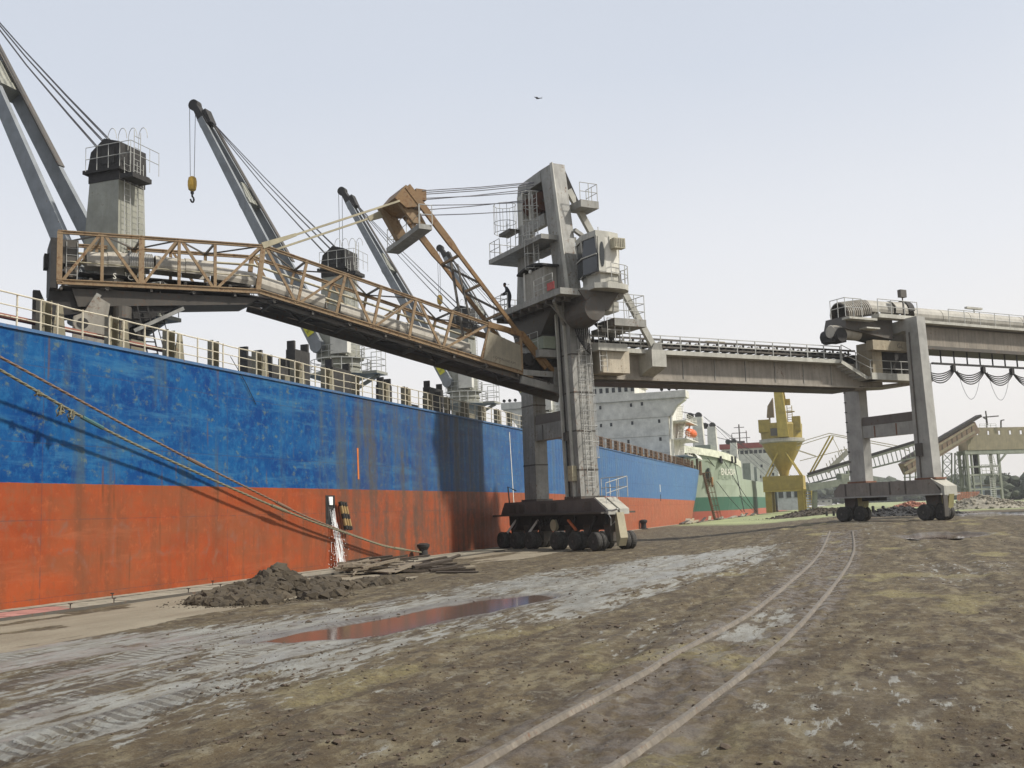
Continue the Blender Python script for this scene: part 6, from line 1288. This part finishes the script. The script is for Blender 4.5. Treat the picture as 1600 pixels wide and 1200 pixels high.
# pile of red bricks / bin
rb = thing('brick_wall', 'low wall of red-brown bricks beside the steel tower at right', 'wall', tuple(atD(1513, 785, 175)))
M_BR = metal('brick_red', (.30, .11, .06), .2, .4)
p = atD(1496, 786, 172); q = atD(1532, 786, 174); e = (q-p); e.z = 0; ln = e.length; e.normalize(); gzb = .75
bq = None
for r_ in range(8):
    for i in range(14):
        c_ = V((p.x, p.y, gzb+r_*.29))+e*(i*ln/14+(.12 if r_ % 2 else 0)); c_.y += .02*((i*7+r_*3) % 3)
        if bq is None: bq = obj('brick', MB().prism([c_, c_+e*.26, c_+e*.26+V((0, .5, 0)), c_+V((0, .5, 0))], (0, 0, .26)), M_BR, rb); b0_ = V(c_)
        else: inst(bq, rb, WO[bq.name]+(c_-b0_))
# far tree belt
def treebelt(name, label, px0, px1, D, h0, h1, seed, n, col):
    rn = random.Random(seed); mb = MB()
    for i in range(n):
        px = rn.uniform(px0, px1); p = atD(px, 785, D+rn.uniform(-10, 25)); h = rn.uniform(h0, h1)*(1 if rn.random() < .8 else 1.4)
        for k in range(5): clod(mb, (p.x+rn.uniform(-h*.5, h*.5), p.y+rn.uniform(-2, 2), .5+h*rn.uniform(.3, .9)), h*rn.uniform(.25, .5), rn, .8)
    return tag(obj(name, mb, col), label, 'tree belt', kind='stuff')
treebelt('tree_belt', 'low grey-green belt of trees along the far edge of the port', 1262, 1650, 540, 5, 9, 11, 420, plain('far_foliage', (.06, .07, .045), .95, s=.4))
treebelt('scrub_belt', 'ragged row of bushes at the far right behind the gallery', 1555, 1650, 300, 2.5, 5.5, 12, 60, MC['far_foliage'])
# individual trees poking above the belt
def tree(px, D, h, lab, seed):
    rn = random.Random(seed); p = atD(px, 785, D); p.z = .6
    tr = thing('tree', lab, 'tree', tuple(p)); mb = MB()
    mb.tube([p, p+V((.1, 0, h*.4)), p+V((0, .1, h*.75))], .22, 6, r2=.07)
    for k in range(6): a = rn.random()*6.28; q = p+V((0, 0, h*rn.uniform(.35, .6))); mb.tube([q, q+V((math.cos(a)*h*.22, math.sin(a)*h*.22, h*.2))], .07, 4, r2=.03)
    obj('trunk', mb, M_RUSTY, tr); cb = MB()
    for k in range(520):
        a = rn.random()*6.28; r = h*.34*rn.random()**.5; z = rn.random(); c_ = p+V((math.cos(a)*r*(1-.4*abs(z-.4)), math.sin(a)*r*(1-.4*abs(z-.4)), h*(.35+.65*z)))
        s_ = rn.uniform(.12, .34); d1 = V((rn.gauss(0, 1), rn.gauss(0, 1), rn.gauss(0, 1))).normalized()*s_; d2 = d1.cross(V((rn.gauss(0, 1), rn.gauss(0, 1), rn.gauss(0, 1)))).normalized()*s_
        cb.add([c_-d1, c_+d2, c_+d1, c_-d2], [(0, 1, 2, 3)])
    obj('crown', cb, MC['far_foliage'], tr)
tree(1571, 300, 8.0, 'dark leafy tree rising right of the steel tower', 1); tree(1583, 310, 6.0, 'smaller rounded tree next to the grey block at far right', 2); tree(1457, 320, 6.5, 'thin grey tree seen just left of the lattice tower', 3)
# yellow sulphur crust, posts and low rubble at the edge of the green ground
mb = MB()
for i, px in enumerate((1365, 1381, 1303, 1292, 1345)):
    p = onG(px, 806); tag(obj('bollard_post', MB().lathe(p-V((0, 0, .1)), (0, 0, 1), [(.14, 0), (.14, 1.0 if i < 2 else .6), (.08, 1.05 if i < 2 else .65)], 8), M_BLACK), ('short dark post standing left between the right gantry wheels', 'short dark post standing between the right gantry wheels, farther right', 'stub post in front of the yellow crane', 'stub post left of the right gantry, nearest the crane', 'stub post just right of the gantry left wheels')[i], 'post', 'short posts beyond the quay')
p = onG(1425, 792); heap('rust_scrap_pile', 'small pile of rusty red scrap on the green ground behind the gantry', [(p.x, p.y, 3.2, 2.0, 1.0)], 160, .15, .5, M_BR, 9)
mb = MB(); rn = random.Random(21); k = 0
for i in range(22):
    px = 1060+rn.random()*118; p = onX(px, 812-(px-1060)*.075, -22.9+rn.uniform(-.3, .8)); w = rn.uniform(.4, 1.4)
    o = obj('debris_board', MB().beam((p.x, p.y, .12), (p.x+rn.uniform(-.6, .6), p.y+w*2, .2+rn.random()*.5), rn.uniform(.2, .7), .12), (M_STAY, M_UNDER, M_KERB)[i % 3])
    tag(o, 'pale scrap board in the litter along the quay below the green bow', 'board', 'scrap boards along the far quay edge')
# ================================================================== MOORING ROPES, BOLLARD, PLANKS, OUTLET, BIRD
BX = -23.2
bl = thing('mooring_bollard', 'black cast mooring bollard at the quay edge holding the two ropes', 'bollard', (BX, 51.6, 0))
obj('post', MB().lathe((BX, 51.6, 0), (0, 0, 1), [(.42, 0), (.42, .06), (.26, .1), (.22, .45), (.34, .62), (.36, .74), (.2, .82)], 20), M_BLACK, bl)
obj('base_plate', MB().box(BX-.3, BX+.5, 51.1, 52.1, .0, .045), M_UNDER, bl)
p = onG(1006, 827); b2 = thing('mooring_bollard', 'small dark bollard on the quay edge farther off, right of the loader tower', 'bollard', (p.x, p.y, 0))
obj('post', MB().lathe((p.x, p.y, 0), (0, 0, 1), [(.5, 0), (.5, .08), (.3, .12), (.28, .6), (.42, .8), (.42, .95), (.2, 1.05)], 14), M_BLACK, b2)
def rope(pts, x0, r, mat, ext, name, lab, seed):
    P = [onX(px, py, x0+.5*max(0, 1-px/260)) for px, py in pts]; d = (P[0]-P[1]); P = [P[0]+d*k for k in ext[::-1]]+P
    P[-1] = V((BX, 51.5, .32)); Q = []
    for i in range(len(P)-1):
        n_ = max(2, int((P[i+1]-P[i]).length/.5))
        Q += [P[i]+(P[i+1]-P[i])*k/n_ for k in range(n_)]
    Q.append(P[-1])
    for _ in range(5): Q = [Q[0]]+[(Q[i-1]+Q[i]*2+Q[i+1])/4 for i in range(1, len(Q)-1)]+[Q[-1]]
    a = thing(name, lab, 'rope', tuple(P[-1]), 'mooring ropes of the blue ship')
    # three twisted strands
    for k in range(3):
        S_ = []
        for i in range(len(Q)-1):
            for j in range(3):
                c_ = Q[i]+(Q[i+1]-Q[i])*j/3; t_ = (i*3+j)*1.15+k*2.094; S_.append(c_+V((math.cos(t_)*r*.55, 0, math.sin(t_)*r*.55)))
        obj('strand', MB().tube(S_, r*.62, 5), mat, a, smooth=True)
    return a, Q
m_r1 = plain('rope_brown', (.16, .105, .07), .9, s=30); m_r2 = plain('rope_olive', (.15, .14, .09), .9, s=30); m_r3 = plain('rope_blue_green', (.05, .12, .12), .9, s=20)
r1, Q1 = rope([(4, 560), (92, 608), (198, 666), (293, 716), (400, 769), (472, 805), (541, 832), (600, 853), (650, 869)], -23.5, .040, m_r1, (1, 2.2), 'mooring_rope', 'upper brown mooring rope running from the bollard up past the blue hull', 1)
r2, Q2 = rope([(0, 578), (95, 633), (128, 652), (205, 692), (282, 727), (355, 760), (424, 790), (490, 816), (538, 832), (600, 854), (650, 870)], -23.42, .044, m_r2, (1, 2.2), 'mooring_rope', 'lower frayed olive mooring rope with torn tufts, below the brown one', 2)
def nearQ(Q, px):
    return min(Q, key=lambda q: abs(((q-CAMP).dot(RT)/(q-CAMP).dot(FW))*FPX+800-px))
rn = random.Random(8); tf = MB()
for px, L_ in ((94, .32), (119, .36), (50, .12)):
    q = nearQ(Q2, px)
    for k in range(9): tf.tube([q+V((rn.uniform(-.05, .05), rn.uniform(-.07, .07), .05)), q+V((rn.uniform(-.08, .08), rn.uniform(-.14, .14), -L_*rn.uniform(.3, .6))), q+V((rn.uniform(-.1, .1), rn.uniform(-.15, .15), -L_*rn.uniform(.7, 1.1)))], .022, 4)
obj('frayed_tuft', tf, m_r2, r2)
for Q, px, pr, mt in ((Q1, 292, r1, m_r1), (Q1, 429, r1, m_r1), (Q2, 426, r2, m_r2), (Q2, 614, r2, m_r2), (Q2, 128, r2, m_r3)):
    q = nearQ(Q, px); i = Q.index(q); e = Q[min(i+2, len(Q)-1)]; obj('whipping', MB().tube([q, e], .07, 8), mt, pr)
a = onX(360, 557, HX+.02); e = onX(400, 632, HX+.04)
tag(obj('heaving_line', MB().tube([a, (a+e)/2+V((.03, .1, -.05)), e], .018, 4), M_BLACK), 'thin black line dangling over the blue hull side below the deck rail', 'line')
# ---- splintered boards by the ropes
M_WOOD = plain('weathered_wood', (.19, .155, .11), .9, var=.35, s=14); M_WOODD = plain('rotten_wood', (.055, .042, .03), .95, var=.4, s=14)
rn = random.Random(15); c0 = onG(640, 893); i = 0
side = ('among the pale ones at the left end of the pile', 'in the dark middle of the pile', 'at the right end of the pile')
for i in range(64):
    f = rn.random(); px = 522+165*f; py = 884+15*rn.random()-1*f; p = onG(px, py); l = rn.uniform(.6, 1.9); an = rn.gauss(.2, .5); w = rn.uniform(.14, .36)
    d = V((math.cos(an)*.93, math.sin(an)+.3, 0)).normalized(); h = .05+.42*rn.random()*math.sin(math.pi*min(1, .25+f*.8)); tl = rn.gauss(0, .09)
    q = V((p.x, p.y, gz(p.x, p.y)+h)); e = q+d*l+V((0, 0, tl*l)); e.z = max(e.z, gz(e.x, e.y)+.03)
    pl = f < .42
    o = obj('broken_board', MB().beam(q, e, w, rn.uniform(.04, .11), (rn.gauss(0, .12), rn.gauss(0, .12), 1), w*.8), M_WOOD if pl and rn.random() < .8 else M_WOODD)
    tag(o, ('pale' if o.data.materials[0] == M_WOOD else 'dark rotten')+' broken board '+side[0 if f < .42 else 1 if f < .72 else 2], 'board', ('pale ' if o.data.materials[0] == M_WOOD else 'dark ')+side[0 if f < .42 else 1 if f < .72 else 2])
p = onG(618, 898); q = onG(560, 897)
sh = MB().prism([V((q.x, q.y, .10)), V((p.x, p.y, .07)), V((p.x+.1, p.y+2.4, .34)), V((q.x+.6, q.y+1.9, .30))], (0, 0, .03)); tag(obj('plywood_sheet', sh, M_WOOD), 'flat grey sheet of plywood lying at the front of the board pile', 'sheet')
for k, (pxa, pya, pxb, pyb) in enumerate(((515, 879, 600, 884), (520, 886, 640, 890), (545, 872, 598, 884), (552, 902, 570, 888))):
    a, e = onG(pxa, pya), onG(pxb, pyb); o = obj('lath', MB().beam(V((a.x, a.y, gz(a.x, a.y)+.10)), V((e.x, e.y, gz(e.x, e.y)+.28)), .06, .04), M_WOOD)
    tag(o, ('long thin pale lath sticking out left, uppermost', 'long thin pale lath lying across the plywood front', 'short steep pale lath leaning on the board pile', 'short pale stick lying in front of the plywood')[k], 'lath', 'thin laths on the board pile')
# ---- discharge outlet: recess, falling water, striped poles
ot = thing('hull_outlet', 'tall white-edged discharge opening low in the red hull with water pouring out', 'outlet', (HX, 42.9, 2.5))
a = onX(511, 775, HX+.02); e = onX(524, 800, HX+.02)
M_WATW = plain('white_water', (.80, .82, .82), .35, var=.12, s=14)
obj('frame', MB().beam((HX+.02, a.y, 3.35), (HX+.02, a.y, 2.3), .06, .06, (1, 0, 0)).beam((HX+.02, a.y+.62, 3.35), (HX+.02, a.y+.62, 2.3), .06, .06, (1, 0, 0)), M_BLACK, ot)
obj('dark_recess', MB().box(HX+.002, HX+.02, a.y-.12, a.y+.75, 2.0, 3.4), M_BLACK, ot)
rn = random.Random(2); mb = MB(); mb.prism([(HX+.05, a.y+.05, 3.33), (HX+.05, a.y+.42, 3.33), (HX+.05, a.y+.42, 2.95), (HX+.05, a.y+.12, 2.95)], (.04, 0, 0))
for k in range(58):
    y0 = a.y+.05+.55*rn.random(); x0 = HX+.08+.05*rn.random(); z0 = 2.9-rn.random()*.5; L_ = rn.uniform(.3, 1.6); spread = rn.gauss(0, .22)
    z1 = max(.03, z0-rn.uniform(.0, 2.2)); z2 = max(.0, z1-L_); f1, f2 = (2.9-z1)/2.9, (2.9-z2)/2.9
    mb.tube([(x0+.3*f1, y0+.35*f1+spread*f1, z1), (x0+.3*f2, y0+.35*f2+spread*f2, z2)], rn.uniform(.006, .018), 4)
for k in range(160):
    f = rn.random(); mb.lathe((HX+.1+.4*rn.random(), a.y+.2+.5*f+rn.gauss(0, .3), 2.6*(1-f)*rn.random()+.05), (0, 0, 1), [(.004, 0), (.018, .02), (.004, .04)], 5)
tag(obj('pouring_water', mb, M_WATW), 'white sheet of water falling from the hull outlet to the quay edge', 'water', kind='stuff')
for k in range(3):
    y0 = 43.25+k*.24; top = V((HX+.22, y0, 3.1-.02*k)); bot = V((HX+.30, y0+.42, 1.8-.02*k)); d = bot-top
    pole = thing('striped_pole', 'yellow and black striped fender pole beside the outlet, ' + ('nearest the water', 'the middle one', 'farthest right')[k], 'pole', tuple(bot), 'striped poles by the outlet')
    obj('shaft', MB().tube([top, bot], .085, 10), plain('pole_tan', (.30, .20, .08), .8), pole)
    for f0, f1 in ((0, .14), (.42, .6), (.86, 1)): obj('black_band', MB().tube([top+d*f0-V((0, 0, 0)), top+d*f1], .095, 10), M_BLACK, pole)
# ---- bird
bp_ = atD(841, 154, 120); bd = thing('bird', 'dark bird gliding with spread wings alone in the open sky', 'bird', tuple(bp_))
R_, U_ = V((RT.x, RT.y, 0)).normalized(), V((0, 0, 1)); F_ = V((-R_.y, R_.x, 0))
obj('body', MB().lathe(bp_-R_*.28, R_+U_*.08, [(.02, 0), (.07, .1), (.085, .28), (.05, .48), (.02, .56)], 8), M_BLACK, bd)
obj('wing', MB().prism([bp_+R_*.05, bp_-R_*.15, bp_-R_*.35-F_*.25+U_*.05, bp_-R_*.52-F_*.5+U_*.0, bp_-R_*.1-F_*.35+U_*.04], U_*.02), M_BLACK, bd)
obj('wing', MB().prism([bp_+R_*.02, bp_+R_*.2, bp_+R_*.42+F_*.3+U_*.26, bp_+R_*.55+F_*.5+U_*.40, bp_+R_*.3+F_*.3+U_*.16], U_*.02), M_BLACK, bd)
obj('tail', MB().prism([bp_+R_*.22, bp_+R_*.45+F_*.07, bp_+R_*.45-F_*.07], U_*.015), M_BLACK, bd)
# ---- haze
hz = MB().box(-700, 900, -420, 1500, -9, 60); o = obj('haze', hz, None) if False else None
m = bpy.data.materials.new('haze_air'); m.use_nodes = True; t = m.node_tree; t.nodes.clear()
out = t.nodes.new('ShaderNodeOutputMaterial'); pv = t.nodes.new('ShaderNodeVolumePrincipled'); pv.inputs['Color'].default_value = (.93, .94, .95, 1); pv.inputs['Density'].default_value = HAZE; pv.inputs['Anisotropy'].default_value = .3
t.links.new(pv.outputs[0], out.inputs['Volume'])
if HAZE > 0: tag(obj('haze', hz, m), None, None, kind='stuff')

# ---- any part built in one go from pieces that stand apart becomes one object per piece
def split_parts():
    for o in list(COL.objects):
        if o.type != 'MESH' or o.get('kind') or o.data.users > 1 or len(o.modifiers) or o.parent is None or len(o.data.vertices) > 6000: continue
        if any(k in o.name for k in ('ladder', 'lettering', 'name', 'treads', 'guard', 'clods', 'gear', 'joist', 'idler', 'lattice', 'wire', 'tuft', 'bearing', 'irons', 'rib', 'loops', 'cable', 'rope', 'grille', 'deck_line', 'hoses')): continue
        me = o.data; n = len(me.vertices); par = list(range(n))
        def fd(x):
            while par[x] != x: par[x] = par[par[x]]; x = par[x]
            return x
        for p in me.polygons:
            r = fd(p.vertices[0])
            for v_ in p.vertices[1:]: par[fd(v_)] = r
        isl = {}
        for i in range(n): isl.setdefault(fd(i), []).append(i)
        if not 2 <= len(isl) <= (90 if 'rail' in o.name else 14): continue
        co = np.array([v_.co for v_ in me.vertices]); G_ = [[ids, co[ids].min(0)-.03, co[ids].max(0)+.03] for ids in isl.values()]
        ch = True
        while ch:
            ch = False
            for i in range(len(G_)):
                for j in range(i+1, len(G_)):
                    if (G_[i][1] <= G_[j][2]).all() and (G_[j][1] <= G_[i][2]).all():
                        G_[i] = [G_[i][0]+G_[j][0], np.minimum(G_[i][1], G_[j][1]), np.maximum(G_[i][2], G_[j][2])]; G_.pop(j); ch = True; break
                if ch: break
        if not 2 <= len(G_) <= 8: continue
        base = o.name.split('.')[0]; F_all = [tuple(p.vertices) for p in me.polygons]; mat = me.materials[0]; sm = me.polygons[0].use_smooth
        for k, (ids, lo, hi) in enumerate(G_):
            mp = {i: j for j, i in enumerate(ids)}; nm = bpy.data.meshes.new(base)
            nm.from_pydata([tuple(co[i]) for i in ids], [], [tuple(mp[i] for i in f) for f in F_all if f[0] in mp]); nm.materials.append(mat)
            if sm: nm.polygons.foreach_set('use_smooth', [True]*len(nm.polygons))
            if k == 0: o.data = nm
            else:
                c_ = o.copy(); c_.data = nm; COL.objects.link(c_)
split_parts()
for o in COL.objects:
    if o.name.startswith(('drive_hoses', 'mooring_gear', 'cable_loops')): o['kind'] = 'stuff'
